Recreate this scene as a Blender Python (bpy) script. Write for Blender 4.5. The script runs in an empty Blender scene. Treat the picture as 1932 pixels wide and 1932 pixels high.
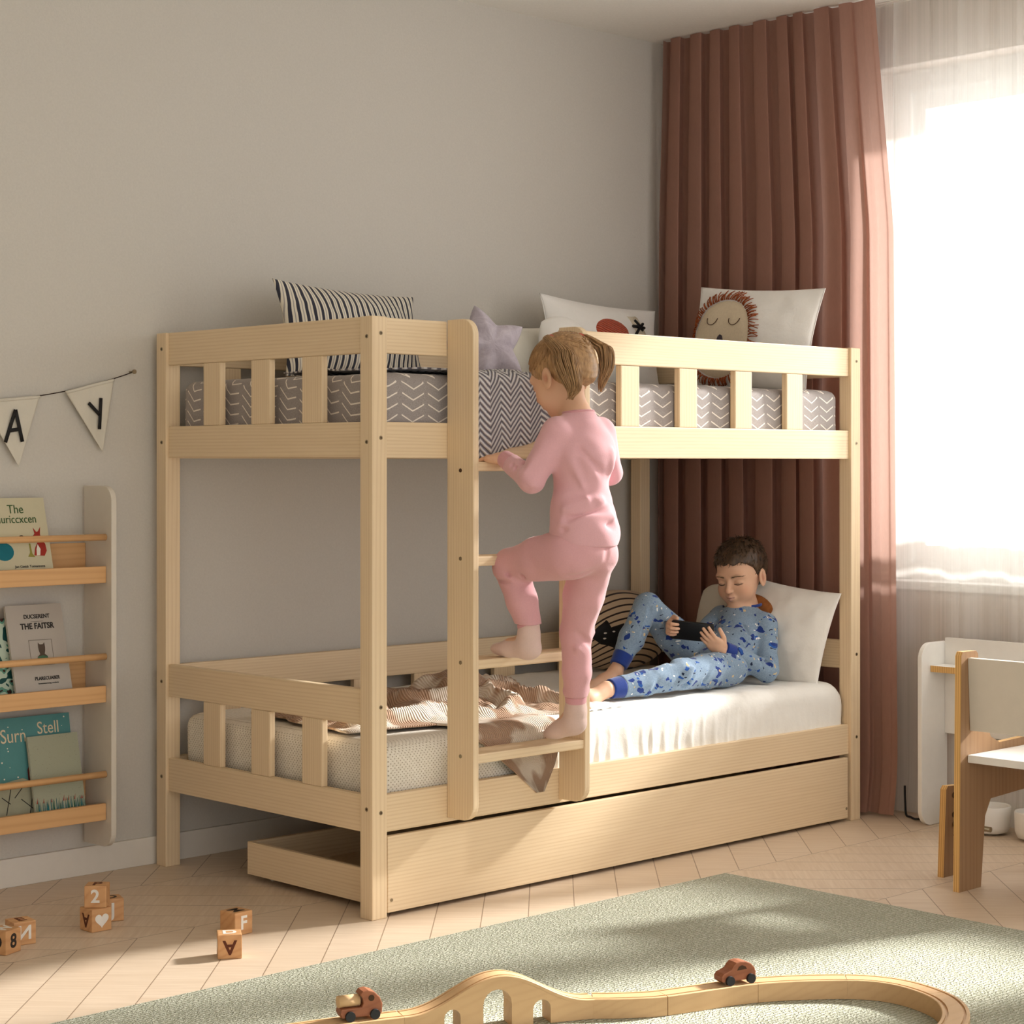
import bpy, bmesh, math, random
import numpy as np
from mathutils import Vector, Matrix, noise as mnoise

random.seed(7)
scene = bpy.context.scene
COL = scene.collection
PI = math.pi

# ---------------------------------------------------------------- camera
cam_data = bpy.data.cameras.new('camera')
cam = bpy.data.objects.new('camera', cam_data)
COL.objects.link(cam)
cam.location = (-3.3404, -4.0081, 1.2096)
cam.rotation_euler = (PI / 2, 0, -math.atan2(0.6930, 0.7209))
cam_data.sensor_width = 36.0
cam_data.lens = 3718.0 / 1932.0 * 36.0
cam_data.shift_y = -92.0 / 1932.0
cam_data.clip_start = 0.05
scene.camera = cam

# ---------------------------------------------------------------- world, sun, exposure
world = bpy.data.worlds.new('daylight')
scene.world = world
world.use_nodes = True
bg = world.node_tree.nodes['Background']
bg.inputs[0].default_value = (0.975, 0.988, 1.0, 1)
bg.inputs[1].default_value = 0.80

def add_sun(direction, energy, angle, colour):
    d = bpy.data.lights.new('sun', 'SUN')
    d.energy = energy
    d.angle = math.radians(angle)
    d.color = colour
    o = bpy.data.objects.new('sun', d)
    o.rotation_euler = Vector(direction).to_track_quat('-Z', 'Y').to_euler()
    o.location = (6, -3, 5)
    COL.objects.link(o)
add_sun((-1.0, 0.30, -0.55), 8.6, 5.0, (1.0, 0.975, 0.94))

def add_area(name, loc, direction, sx, sy, power, colour):
    d = bpy.data.lights.new(name, 'AREA')
    d.shape = 'RECTANGLE'; d.size = sx; d.size_y = sy
    d.energy = power; d.color = colour
    o = bpy.data.objects.new(name, d)
    o.location = loc
    o.rotation_euler = Vector(direction).to_track_quat('-Z', 'Y').to_euler()
    COL.objects.link(o)
# daylight pouring through the window opening
add_area('window_daylight', (3.05, -1.05, 1.75), (-1, 0, -0.05), 2.7, 3.6, 60, (1.0, 0.995, 0.98))

scene.view_settings.view_transform = 'Standard'
scene.view_settings.look = 'None'
scene.view_settings.gamma = 1.0
scene.view_settings.exposure = 0.98
scene.cycles.max_bounces = 8
scene.cycles.diffuse_bounces = 5
scene.cycles.transparent_max_bounces = 12
scene.cycles.use_denoising = True
scene.cycles.sample_clamp_indirect = 4.0

# ---------------------------------------------------------------- colours and materials
def lin(c):
    r = []
    for v in c:
        v = v / 255.0
        r.append(v / 12.92 if v <= 0.04045 else ((v + 0.055) / 1.055) ** 2.4)
    return (r[0], r[1], r[2], 1.0)

class NT:
    """small helper around a material's node tree"""
    def __init__(s, name):
        s.m = bpy.data.materials.new(name)
        s.m.use_nodes = True
        s.t = s.m.node_tree
        s.b = s.t.nodes['Principled BSDF']
        s.out = s.t.nodes['Material Output']
    def n(s, typ, **kw):
        nd = s.t.nodes.new(typ)
        for k, v in kw.items():
            setattr(nd, k, v)
        return nd
    def l(s, a, b):
        s.t.links.new(a, b)
    def math(s, op, a, b=None, c=None):
        nd = s.n('ShaderNodeMath', operation=op)
        for i, v in enumerate((a, b, c)):
            if v is None: continue
            if isinstance(v, (int, float)): nd.inputs[i].default_value = v
            else: s.l(v, nd.inputs[i])
        return nd.outputs[0]
    def coord(s, kind='Object'):
        return s.n('ShaderNodeTexCoord').outputs[kind]
    def xyz(s, v):
        nd = s.n('ShaderNodeSeparateXYZ'); s.l(v, nd.inputs[0]); return nd.outputs
    def vec(s, x, y, z):
        nd = s.n('ShaderNodeCombineXYZ')
        for i, v in enumerate((x, y, z)):
            if isinstance(v, (int, float)): nd.inputs[i].default_value = v
            else: s.l(v, nd.inputs[i])
        return nd.outputs[0]
    def mapping(s, v, scale=(1, 1, 1), loc=(0, 0, 0), rot=(0, 0, 0)):
        nd = s.n('ShaderNodeMapping')
        s.l(v, nd.inputs['Vector'])
        nd.inputs['Scale'].default_value = scale
        nd.inputs['Location'].default_value = loc
        nd.inputs['Rotation'].default_value = rot
        return nd.outputs[0]
    def noise(s, v, scale, detail=3, rough=0.5, dist=0.0):
        nd = s.n('ShaderNodeTexNoise')
        if v is not None: s.l(v, nd.inputs['Vector'])
        nd.inputs['Scale'].default_value = scale
        nd.inputs['Detail'].default_value = detail
        nd.inputs['Roughness'].default_value = rough
        nd.inputs['Distortion'].default_value = dist
        return nd.outputs[0]
    def ramp(s, f, stops, interp='LINEAR'):
        nd = s.n('ShaderNodeValToRGB')
        nd.color_ramp.interpolation = interp
        e = nd.color_ramp.elements
        while len(e) < len(stops): e.new(0.5)
        for el, (p, c) in zip(e, stops):
            el.position = p; el.color = c
        s.l(f, nd.inputs[0])
        return nd.outputs[0]
    def mix(s, f, a, b, mode='MIX'):
        nd = s.n('ShaderNodeMix', data_type='RGBA', blend_type=mode)
        if isinstance(f, (int, float)): nd.inputs[0].default_value = f
        else: s.l(f, nd.inputs[0])
        for i, v in ((6, a), (7, b)):
            if isinstance(v, tuple): nd.inputs[i].default_value = v
            else: s.l(v, nd.inputs[i])
        return nd.outputs[2]
    def base(s, c, rough=0.6, spec=0.3):
        if isinstance(c, tuple): s.b.inputs['Base Color'].default_value = c
        else: s.l(c, s.b.inputs['Base Color'])
        s.b.inputs['Roughness'].default_value = rough
        s.b.inputs['Specular IOR Level'].default_value = spec
        return s.m
    def bump(s, h, strength=0.2, dist=0.005):
        nd = s.n('ShaderNodeBump')
        nd.inputs['Strength'].default_value = strength
        nd.inputs['Distance'].default_value = dist
        s.l(h, nd.inputs['Height'])
        s.l(nd.outputs[0], s.b.inputs['Normal'])

def plain(name, rgb, rough=0.6, spec=0.3, var=0.04, scale=30):
    t = NT(name)
    c = lin(rgb)
    n = t.noise(t.coord(), scale, 3)
    d = tuple(max(0, v * (1 - var * 2)) for v in c[:3]) + (1,)
    u = tuple(min(1, v * (1 + var)) for v in c[:3]) + (1,)
    t.base(t.ramp(n, [(0.3, d), (0.7, u)]), rough, spec)
    return t.m

def wood(name, axis, light, dark, rough=0.5, lines=70, contrast=1.0):
    t = NT(name)
    rnd = t.n('ShaderNodeObjectInfo').outputs['Random']
    off = t.math('MULTIPLY', rnd, 37.0)
    x, y, z = t.xyz(t.coord())
    v = t.vec(t.math('ADD', x, off), t.math('ADD', y, off), t.math('ADD', z, off))
    sc = [1.0, 1.0, 1.0]; sc[axis] = 0.055
    m = t.mapping(v, scale=tuple(sc))
    n1 = t.noise(m, 9, 3, 0.5, 0.3)
    n2 = t.noise(m, lines * 1.6, 4, 0.6, 0.2)
    p1, p2 = [(x, y, z)[k] for k in range(3) if k != axis]
    perp = t.math('ADD', p2, t.math('MULTIPLY', p1, 0.8))
    w = t.math('SINE', t.math('ADD', t.math('MULTIPLY', perp, lines * 9.0), t.math('MULTIPLY', n1, 24.0)))
    w = t.math('MULTIPLY', t.math('ADD', w, 1.0), 0.5)
    w = t.math('POWER', w, 2.5)
    f = t.math('ADD', t.math('MULTIPLY', w, 0.32 * contrast), t.math('MULTIPLY', n2, 0.5 * contrast))
    c = t.ramp(f, [(0.15, lin(light)), (0.95, lin(dark))])
    big = t.noise(m, 5, 2)
    c = t.mix(t.math('MULTIPLY', big, 0.35), c, lin(tuple(min(255, a + 6) for a in light)))
    t.base(c, rough, 0.35)
    t.bump(f, 0.06, 0.002)
    return t.m

PL, PD = (231, 208, 173), (207, 177, 136)
PINE = [wood('pine_along_%s' % a, i, PL, PD) for i, a in enumerate('xyz')]
BL, BD = (216, 170, 118), (186, 135, 84)
BEECH = [wood('beech_along_%s' % a, i, BL, BD, lines=40, contrast=0.8) for i, a in enumerate('xyz')]
PLYFACE_SHADED = wood('plywood_face_shaded', 2, (156, 122, 88), (130, 96, 66), lines=40)  # face colour darkened to carry the shade on the chair's inner sides
def plyedge():
    t = NT('plywood_edge')
    x, y, z = t.xyz(t.coord())
    w = t.math('SINE', t.math('MULTIPLY', y, 900.0))
    w = t.math('ADD', t.math('MULTIPLY', w, 0.5), 0.5)
    t.base(t.ramp(w, [(0.2, lin((226, 184, 116))), (0.9, lin((196, 150, 90)))]), 0.5)
    return t.m
PLYEDGE = plyedge()
WALNUT = wood('walnut', 0, (150, 92, 62), (118, 66, 42), lines=40)
TRACKW = wood('track_wood', 0, (200, 164, 120), (178, 140, 98), lines=30, contrast=0.6)
WHITE = plain('white_lacquer', (236, 233, 227), 0.35, 0.4, 0.01)
CREAM = plain('cream_lacquer', (214, 206, 192), 0.4, 0.4, 0.01)
BLACKP = plain('black_print', (24, 22, 22), 0.6)
METAL = NT('screw_metal'); METAL.base(lin((150, 135, 110)), 0.35); METAL.b.inputs['Metallic'].default_value = 0.8
METAL = METAL.m
DARKHOLE = plain('dark_hole', (70, 48, 30), 0.8)
RUBBER = plain('black_rubber', (38, 38, 40), 0.5)

# ---------------------------------------------------------------- mesh helpers
def new_empty(name, loc=(0, 0, 0)):
    o = bpy.data.objects.new(name, None)
    o.empty_display_size = 0.05
    o.location = loc
    COL.objects.link(o)
    return o

def tag(o, label=None, category=None, group=None, kind=None):
    if label: o['label'] = label
    if category: o['category'] = category
    if group: o['group'] = group
    if kind: o['kind'] = kind
    return o

def thing(name, label, category, loc=(0, 0, 0), group=None):
    return tag(new_empty(name, loc), label, category, group)

def link(name, me, mats, parent=None, keep=True, smooth=False, label=None):
    """link a mesh whose vertices are in world coordinates, under a parent"""
    o = bpy.data.objects.new(name, me)
    if not isinstance(mats, (list, tuple)): mats = [mats]
    for m in mats: me.materials.append(m)
    if smooth:
        me.polygons.foreach_set('use_smooth', [True] * len(me.polygons))
    COL.objects.link(o)
    if parent is not None:
        o.parent = parent
        if keep:
            chain = Vector((0, 0, 0)); p = parent
            while p is not None:
                chain += p.location; p = p.parent
            o.location = -chain
    if label: o['label'] = label
    return o

def from_np(name, verts, faces):
    me = bpy.data.meshes.new(name)
    me.from_pydata([tuple(v) for v in verts], [], [tuple(f) for f in faces])
    me.update()
    return me

class MB:
    """collects shapes into one bmesh"""
    def __init__(s): s.bm = bmesh.new()
    def add(s, verts, faces, mi=0):
        vs = [s.bm.verts.new(v) for v in verts]
        for f in faces:
            try:
                fc = s.bm.faces.new([vs[i] for i in f]); fc.material_index = mi
            except ValueError: pass
        return vs
    def box(s, x0, x1, y0, y1, z0, z1, bev=0.0, mi=0, rot=None):
        b = bmesh.new()
        v = [b.verts.new((x, y, z)) for x in (x0, x1) for y in (y0, y1) for z in (z0, z1)]
        for f in ((0, 1, 3, 2), (4, 6, 7, 5), (0, 4, 5, 1), (2, 3, 7, 6), (0, 2, 6, 4), (1, 5, 7, 3)):
            b.faces.new([v[i] for i in f])
        if bev > 0:
            bmesh.ops.bevel(b, geom=list(b.edges), offset=bev, segments=2, profile=0.6, affect='EDGES')
        if rot is not None: bmesh.ops.transform(b, matrix=rot, verts=b.verts)
        s.merge(b, mi)
    def merge(s, b, mi=0):
        b.verts.index_update()
        vs = [s.bm.verts.new(v.co) for v in b.verts]
        for f in b.faces:
            try:
                g = s.bm.faces.new([vs[v.index] for v in f.verts]); g.material_index = mi; g.smooth = f.smooth
            except ValueError: pass
        b.free()
    def cyl(s, a, b, ra, rb=None, seg=20, mi=0, smooth=True):
        rb = ra if rb is None else rb
        a, b = Vector(a), Vector(b); d = (b - a).normalized()
        q = d.to_track_quat('Z', 'Y')
        k = bmesh.new(); r1 = []; r2 = []
        for i in range(seg):
            c = Vector((math.cos(2 * PI * i / seg), math.sin(2 * PI * i / seg), 0))
            r1.append(k.verts.new(a + q @ (c * ra))); r2.append(k.verts.new(b + q @ (c * rb)))
        for i in range(seg):
            j = (i + 1) % seg
            f = k.faces.new((r1[i], r1[j], r2[j], r2[i])); f.smooth = smooth
        k.faces.new(r1[::-1]); k.faces.new(r2)
        s.merge(k, mi)
    def sphere(s, c, r, seg=16, mi=0, scale=(1, 1, 1)):
        k = bmesh.new()
        bmesh.ops.create_uvsphere(k, u_segments=seg, v_segments=seg // 2 + 2, radius=r)
        for v in k.verts: v.co = Vector((v.co.x * scale[0], v.co.y * scale[1], v.co.z * scale[2])) + Vector(c)
        for f in k.faces: f.smooth = True
        s.merge(k, mi)
    def prism(s, pts, axis, a, b, bev=0.0, mi=0):
        """polygon pts (2D, ccw) extruded along axis from a to b"""
        k = bmesh.new()
        def P(p, t):
            if axis == 0: return (t, p[0], p[1])
            if axis == 1: return (p[0], t, p[1])
            return (p[0], p[1], t)
        lo = [k.verts.new(P(p, a)) for p in pts]; hi = [k.verts.new(P(p, b)) for p in pts]
        n = len(pts)
        k.faces.new(lo[::-1]); k.faces.new(hi)
        for i in range(n):
            j = (i + 1) % n; k.faces.new((lo[i], lo[j], hi[j], hi[i]))
        bmesh.ops.recalc_face_normals(k, faces=k.faces)
        if bev > 0:
            ed = [e for e in k.edges if len(e.link_faces) == 2 and e.calc_face_angle(0) > 0.9]
            bmesh.ops.bevel(k, geom=ed, offset=bev, segments=2, profile=0.6, affect='EDGES')
        s.merge(k, mi)
    def mesh(s, name):
        me = bpy.data.meshes.new(name)
        bmesh.ops.recalc_face_normals(s.bm, faces=s.bm.faces)
        s.bm.to_mesh(me); s.bm.free()
        return me
    def build(s, name, mats, parent=None, smooth=False, label=None):
        return link(name, s.mesh(name), mats, parent, smooth=smooth, label=label)

def tubes(paths, radii, seg=6):
    """many tapered tubes -> verts, faces.  paths: list of (n,3) arrays, radii: list of (n,) arrays"""
    V, F, o = [], [], 0
    for P, R in zip(paths, radii):
        P = np.asarray(P, float); n = len(P)
        T = np.gradient(P, axis=0); T /= (np.linalg.norm(T, axis=1, keepdims=True) + 1e-9)
        up = np.array([0.13, 0.31, 0.94]);
        if abs(T[0] @ up) > 0.9: up = np.array([1.0, 0.1, 0])
        A = np.cross(T, up); A /= (np.linalg.norm(A, axis=1, keepdims=True) + 1e-9)
        B = np.cross(T, A)
        for i in range(n):
            for k in range(seg):
                a = 2 * PI * k / seg
                V.append(P[i] + (A[i] * math.cos(a) + B[i] * math.sin(a)) * R[i])
        for i in range(n - 1):
            for k in range(seg):
                j = (k + 1) % seg
                F.append((o + i * seg + k, o + i * seg + j, o + (i + 1) * seg + j, o + (i + 1) * seg + k))
        F.append(tuple(o + k for k in range(seg))[::-1]); F.append(tuple(o + (n - 1) * seg + k for k in range(seg)))
        o += n * seg
    return V, F

def tube_obj(name, paths, radii, mat, parent=None, seg=6, label=None):
    V, F = tubes(paths, radii, seg)
    return link(name, from_np(name, V, F), mat, parent, smooth=True, label=label)

def grid_mesh(name, fn, nu, nv, closed_u=False):
    V = [fn(i / (nu - 1 if not closed_u else nu), j / (nv - 1)) for j in range(nv) for i in range(nu)]
    F = []
    for j in range(nv - 1):
        for i in range(nu if closed_u else nu - 1):
            k = (i + 1) % nu
            F.append((j * nu + i, j * nu + k, (j + 1) * nu + k, (j + 1) * nu + i))
    return from_np(name, V, F)

def solidify(o, t, offset=-1.0):
    m = o.modifiers.new('thickness', 'SOLIDIFY'); m.thickness = t; m.offset = offset
    return o

def fbm(x, y, z=0.0, oct=3):
    return mnoise.fractal(Vector((x, y, z)), 1.0, 2.0, oct)

def text_mesh(txt, size, extrude=0.0005, mirror=False, bold=0.0, align='CENTER'):
    """flat lettering in the XY plane, centred"""
    cu = bpy.data.curves.new('lettering', 'FONT')
    cu.body = txt; cu.size = size; cu.extrude = extrude; cu.offset = bold
    cu.align_x = align; cu.align_y = 'CENTER'; cu.resolution_u = 4
    o = bpy.data.objects.new('lettering', cu)
    COL.objects.link(o)
    bpy.context.view_layer.update()
    me = bpy.data.meshes.new_from_object(o.evaluated_get(bpy.context.evaluated_depsgraph_get()))
    COL.objects.unlink(o); bpy.data.objects.remove(o); bpy.data.curves.remove(cu)
    me.materials.clear()
    if mirror:
        me.transform(Matrix.Diagonal((-1, 1, 1, 1))); me.flip_normals()
    return me

def frame(origin, xdir, ydir):
    x = Vector(xdir).normalized(); y = Vector(ydir); y = (y - x * y.dot(x)).normalized(); z = x.cross(y)
    m = Matrix.Identity(4)
    for i in range(3):
        m[i][0] = x[i]; m[i][1] = y[i]; m[i][2] = z[i]; m[i][3] = origin[i]
    return m

def put_text(name, txt, size, M, mat, parent, mirror=False, bold=0.0, squeeze=1.0, label=None, extrude=0.0005):
    me = text_mesh(txt, size, extrude, mirror, bold)
    me.transform(Matrix.Diagonal((squeeze, 1, 1, 1))); me.transform(M)
    return link(name, me, mat, parent, label=label)
# ================================================================ THE ROOM
WY = 1.045      # back wall
WX = 2.42       # window wall
CZ = 2.815      # ceiling

def wall_mat(name, rgb):
    t = NT(name)
    c = lin(rgb)
    n = t.noise(t.coord(), 160, 4, 0.6)
    d = tuple(v * 0.94 for v in c[:3]) + (1,)
    t.base(t.ramp(n, [(0.3, d), (0.7, c)]), 0.9, 0.1)
    t.bump(n, 0.25, 0.002)
    return t.m
M_WALL = wall_mat('wall_plaster', (205, 200, 191))
M_WALLR = wall_mat('window_wall_plaster', (214, 204, 196))
M_CEIL = wall_mat('ceiling_paint', (248, 245, 238))

def structure(o): o['kind'] = 'structure'; return o

b = MB(); b.box(-5.0, 2.7, WY, WY + 0.15, -0.05, CZ + 0.1); structure(b.build('wall_back', M_WALL))
b = MB(); b.box(-5.0, 3.0, -5.5, WY + 0.15, CZ, CZ + 0.12); structure(b.build('ceiling', M_CEIL))

b = MB(); b.box(-5.15, -5.0, -5.5, WY + 0.15, 0, CZ); structure(b.build('wall_left_unseen', M_WALL))  # out of view, added to cut the world light coming from the left

def floor_mat():
    t = NT('chevron_oak_floor')
    x, y, z = t.xyz(t.coord())
    P, W = 0.1755, 0.525
    yy = t.math('SUBTRACT', y, 0.272)
    pp = t.math('PINGPONG', t.math('ADD', yy, 40 * 2 * W), W)
    u = t.math('DIVIDE', t.math('ADD', t.math('ADD', x, 0.023), pp), P)
    col = t.math('FLOOR', t.math('DIVIDE', t.math('ADD', yy, 40 * 2 * W), W))
    fr = t.math('FRACT', t.math('ADD', u, 100.0))
    e1 = t.math('MINIMUM', fr, t.math('SUBTRACT', 1.0, fr))
    g1 = t.math('LESS_THAN', e1, 0.011)
    e2 = t.math('MINIMUM', pp, t.math('SUBTRACT', W, pp))
    g2 = t.math('LESS_THAN', e2, 0.0013)
    groove = t.math('MAXIMUM', g1, g2)
    pid = t.math('FLOOR', t.math('ADD', u, 100.0))
    wn = t.n('ShaderNodeTexWhiteNoise', noise_dimensions='2D')
    t.l(t.vec(pid, col, 0.0), wn.inputs[0])
    rnd = wn.outputs[0]
    # grain along each plank
    sgn = t.math('SUBTRACT', t.math('MULTIPLY', t.math('MODULO', col, 2.0), 2.0), 1.0)
    a = t.math('SUBTRACT', x, t.math('MULTIPLY', y, sgn))
    c = t.math('ADD', x, t.math('MULTIPLY', y, sgn))
    gv = t.vec(t.math('MULTIPLY', a, 1.2), t.math('MULTIPLY', c, 24.0), t.math('MULTIPLY', rnd, 30.0))
    n = t.noise(gv, 3.0, 5, 0.6, 0.4)
    cl = t.ramp(n, [(0.3, lin((204, 182, 158))), (0.7, lin((222, 204, 182)))])
    cl = t.mix(t.math('MULTIPLY', rnd, 0.35), cl, lin((208, 184, 156)))
    cl = t.mix(t.math('MULTIPLY', groove, 0.75), cl, lin((118, 92, 68)))
    t.base(cl, 0.42, 0.35)
    h = t.math('SUBTRACT', t.math('MULTIPLY', n, 0.1), groove)
    t.bump(h, 0.35, 0.002)
    return t.m
b = MB(); b.box(-5.0, 3.0, -5.5, WY + 0.15, -0.12, 0.0); structure(b.build('floor', floor_mat()))

# window wall with the window opening (y -2.2..0.12, z 0.80..2.60)
OY0, OY1, OZ0, OZ1 = -2.3, 0.12, 0.80, 2.60
b = MB()
b.box(WX, WX + 0.30, OY1, WY + 0.15, 0, CZ)
b.box(WX, WX + 0.30, -5.5, OY0, 0, CZ)
b.box(WX, WX + 0.30, OY0, OY1, 0, OZ0 - 0.03)
b.box(WX, WX + 0.30, OY0, OY1, OZ1, CZ)
structure(b.build('wall_right', M_WALLR))

# skirting boards
M_SKIRT = plain('skirting_paint', (226, 220, 210), 0.5, 0.3, 0.01)
b = MB(); b.box(-5.0, WX, WY - 0.014, WY, 0, 0.082, 0.002); structure(b.build('baseboard_back', M_SKIRT))
b = MB(); b.box(WX - 0.014, WX, -5.5, WY - 0.014, 0, 0.082, 0.002); structure(b.build('baseboard_right', M_SKIRT))

# window: frame, sashes, glass, sill
M_FR = plain('window_frame_white', (236, 236, 234), 0.3, 0.4, 0.01)
win = structure(new_empty('window_1', (WX + 0.12, -1.09, OZ0)))
b = MB()
fx0, fx1 = WX + 0.10, WX + 0.17
b.box(fx0, fx1, OY0, OY0 + 0.07, OZ0, OZ1, 0.004)
b.box(fx0, fx1, OY1 - 0.075, OY1, OZ0, OZ1, 0.004)
b.box(fx0, fx1, OY0 + 0.0701, OY1 - 0.0751, OZ1 - 0.08, OZ1)
b.box(fx0, fx1, OY0 + 0.0701, OY1 - 0.0751, OZ0, OZ0 + 0.06)
for yc in (-0.70, -1.50): b.box(fx0, fx1, yc - 0.035, yc + 0.035, OZ0 + 0.0601, OZ1 - 0.0801)
b.build('window_frame', M_FR, win)
bays = [(-2.23, -1.535), (-1.465, -0.735), (-0.665, 0.045)]
for y0, y1 in bays:
    b = MB()
    sx0, sx1 = fx0 + 0.015, fx1 + 0.01
    b.box(sx0, sx1, y0, y0 + 0.05, OZ0 + 0.06, OZ1 - 0.08, 0.004)
    b.box(sx0, sx1, y1 - 0.05, y1, OZ0 + 0.06, OZ1 - 0.08, 0.004)
    b.box(sx0, sx1, y0 + 0.0501, y1 - 0.0501, OZ0 + 0.06, OZ0 + 0.12)
    b.box(sx0, sx1, y0 + 0.0501, y1 - 0.0501, OZ1 - 0.14, OZ1 - 0.08)
    if y1 > 0:
        b.box(sx0, sx1, y0 + 0.0501, y1 - 0.0501, 0.97, 1.03)
    b.build('sash', M_FR, win)
t = NT('window_glass')
tr = t.n('ShaderNodeBsdfTransparent'); gl = t.n('ShaderNodeBsdfGlossy'); gl.inputs['Roughness'].default_value = 0.02
mx = t.n('ShaderNodeMixShader'); mx.inputs[0].default_value = 0.06
t.l(tr.outputs[0], mx.inputs[1]); t.l(gl.outputs[0], mx.inputs[2]); t.l(mx.outputs[0], t.out.inputs[0])
M_GLASS = t.m
for y0, y1 in bays:
    b = MB(); b.box(fx0 + 0.04, fx0 + 0.046, y0 + 0.045, y1 - 0.045, OZ0 + 0.11, OZ1 - 0.13)
    b.build('window_pane', M_GLASS, win)
b = MB(); b.box(WX - 0.012, WX + 0.30, OY0, OY1, OZ0 - 0.03, OZ0, 0.003); b.build('window_sill', M_FR, win)

# ---------------------------------------------------------------- curtains
def cloth_mat(name, rgb, trans, transp=0.0, weave=900, var=0.06, tcol=None):
    t = NT(name)
    c = lin(rgb)
    n = t.noise(t.mapping(t.coord(), scale=(1, 1, 0.4)), 90, 4, 0.7)
    d = tuple(v * (1 - var * 2) for v in c[:3]) + (1,)
    cc = t.ramp(n, [(0.3, d), (0.7, c)])
    t.base(cc, 0.9, 0.1)
    t.bump(n, 0.15, 0.001)
    tl = t.n('ShaderNodeBsdfTranslucent')
    if tcol: tl.inputs[0].default_value = lin(tcol)
    else: t.l(cc, tl.inputs[0])
    m1 = t.n('ShaderNodeMixShader'); m1.inputs[0].default_value = trans
    t.l(t.b.outputs[0], m1.inputs[1]); t.l(tl.outputs[0], m1.inputs[2])
    last = m1.outputs[0]
    if transp > 0:
        tp = t.n('ShaderNodeBsdfTransparent')
        st = t.noise(t.mapping(t.coord(), scale=(0, 1, 0.008)), 70, 4, 0.7)
        m2 = t.n('ShaderNodeMixShader'); t.l(t.math('ADD', t.math('MULTIPLY', st, 0.36), transp - 0.18), m2.inputs[0])
        t.l(last, m2.inputs[1]); t.l(tp.outputs[0], m2.inputs[2]); last = m2.outputs[0]
    t.l(last, t.out.inputs[0])
    return t.m
M_ROSE = cloth_mat('rose_brown_drape', (168, 128, 113), 0.34, tcol=(214, 178, 164))
M_SHEER = cloth_mat('white_sheer', (240, 238, 234), 0.36, 0.48, var=0.01)

def drape():
    nfold = 10
    random.seed(3)
    ph = [random.uniform(-1.6, 1.6) for _ in range(40)]
    amp = [random.uniform(0.6, 1.25) for _ in range(40)]
    def f(u, v):
        z = (CZ - 0.004) * v + 0.012 * (1 - v)
        y_top = 0.985 - u * 0.965          # 0.985 .. 0.02
        flare = (1 - v) ** 1.3
        y_bot = 1.005 - u * 1.08           # .. -0.075
        # the free edge curves out below the pleats
        e = min(1.0, (1 - v) / 0.28)
        y = y_top + (y_bot - y_top) * e * (0.75 + 0.25 * flare)
        k = u * nfold
        i = int(k); w = ph[i] + (ph[i + 1] - ph[i]) * (k - i)
        a = amp[i] + (amp[i + 1] - amp[i]) * (k - i)
        phi = 2 * PI * k + 0.9 * w
        open_ = 0.55 + 0.45 * min(1, (1 - v) * 2.2)
        fade = 1.0 if u < 0.86 else max(0.12, 1 - (u - 0.86) / 0.07)
        A = 0.038 * a * open_ * fade
        s = math.sin(phi); s2 = math.copysign(abs(s) ** 0.45, s)
        x = 2.262 + A * s2 + 0.004 * fbm(y * 9, z * 1.1) * fade
        y += 0.026 * a * open_ * fade * math.sin(2 * phi + 0.5)
        if z < 0.25:
            q = (0.25 - z) / 0.25
            x -= 0.03 * q * q * (0.4 + 0.6 * u)
        y = min(y, 1.018)
        return (x, y, z)
    return grid_mesh('drape', f, 560, 46)
cur = link('drape_curtain', drape(), M_ROSE, smooth=True)
tag(cur, 'rose-brown floor-length drape hanging in pleats from the ceiling between bed and window', 'curtain')

def sheer():
    def f(u, v):
        z = (CZ - 0.0085) * v + 0.008 * (1 - v)
        y = 0.10 - u * 1.75
        k = y * 5.2 + 0.7 * fbm(y * 2.2, 3.3)
        A = 0.016 * (0.5 + 0.5 * (1 - v))
        x = 2.362 + A * math.sin(2 * PI * k) + 0.005 * math.sin(2 * PI * k * 3.1 + 4 * v)
        y2 = y + 0.010 * math.sin(4 * PI * k)
        if z < 0.12: x -= 0.015 * ((0.12 - z) / 0.12) * (1 + math.sin(2 * PI * k))
        return (x, y2, z)
    return grid_mesh('sheer', f, 420, 24)
sh = link('sheer_curtain', sheer(), M_SHEER, smooth=True)
tag(sh, 'white see-through sheer curtain hanging in front of the whole window', 'curtain')
b = MB(); b.box(2.347, 2.377, -1.7, 0.12, CZ - 0.005, CZ - 0.0005)
tag(b.build('curtain_rail', WHITE), 'thin white curtain rail on the ceiling carrying the sheer', 'curtain rail')

# ---------------------------------------------------------------- rug
def rug_mat():
    t = NT('sage_rug')
    co = t.coord()
    n = t.noise(co, 4.0, 2)
    x, y, z = t.xyz(co)
    d = t.math('ADD', t.math('MULTIPLY', x, 0.35), y)
    w = t.n('ShaderNodeTexWave', wave_type='BANDS', bands_direction='Y')
    t.l(co, w.inputs[0]); w.inputs['Scale'].default_value = 26; w.inputs['Distortion'].default_value = 5.5
    w.inputs['Detail'].default_value = 2.5; w.inputs['Detail Scale'].default_value = 5.0
    f = w.outputs[1]
    n2 = t.noise(co, 300, 2)
    f2 = t.math('ADD', t.math('MULTIPLY', f, 0.7), t.math('MULTIPLY', n2, 0.4))
    c = t.ramp(f2, [(0.15, lin((156, 158, 136))), (0.6, lin((186, 186, 167))), (0.95, lin((202, 202, 186)))])
    c = t.mix(t.math('MULTIPLY', n, 0.25), c, lin((170, 172, 152)))
    t.base(c, 0.95, 0.05)
    t.bump(f2, 0.9, 0.006)
    return t.m
b = MB(); b.box(-2.6, 1.11, -3.6, -0.28, 0.0, 0.011, 0.004)
tag(b.build('area_rug', rug_mat()), 'sage green woven area rug under the wooden toy track', 'rug')
# ================================================================ BUNK BED
BED = thing('bunk_bed', 'light pine bunk bed with ladder, slatted guard rails and two bunks', 'bed')
H = 1.60; BX, BY = 2.155, 1.012; PW, PD_ = 0.052, 0.050

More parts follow.
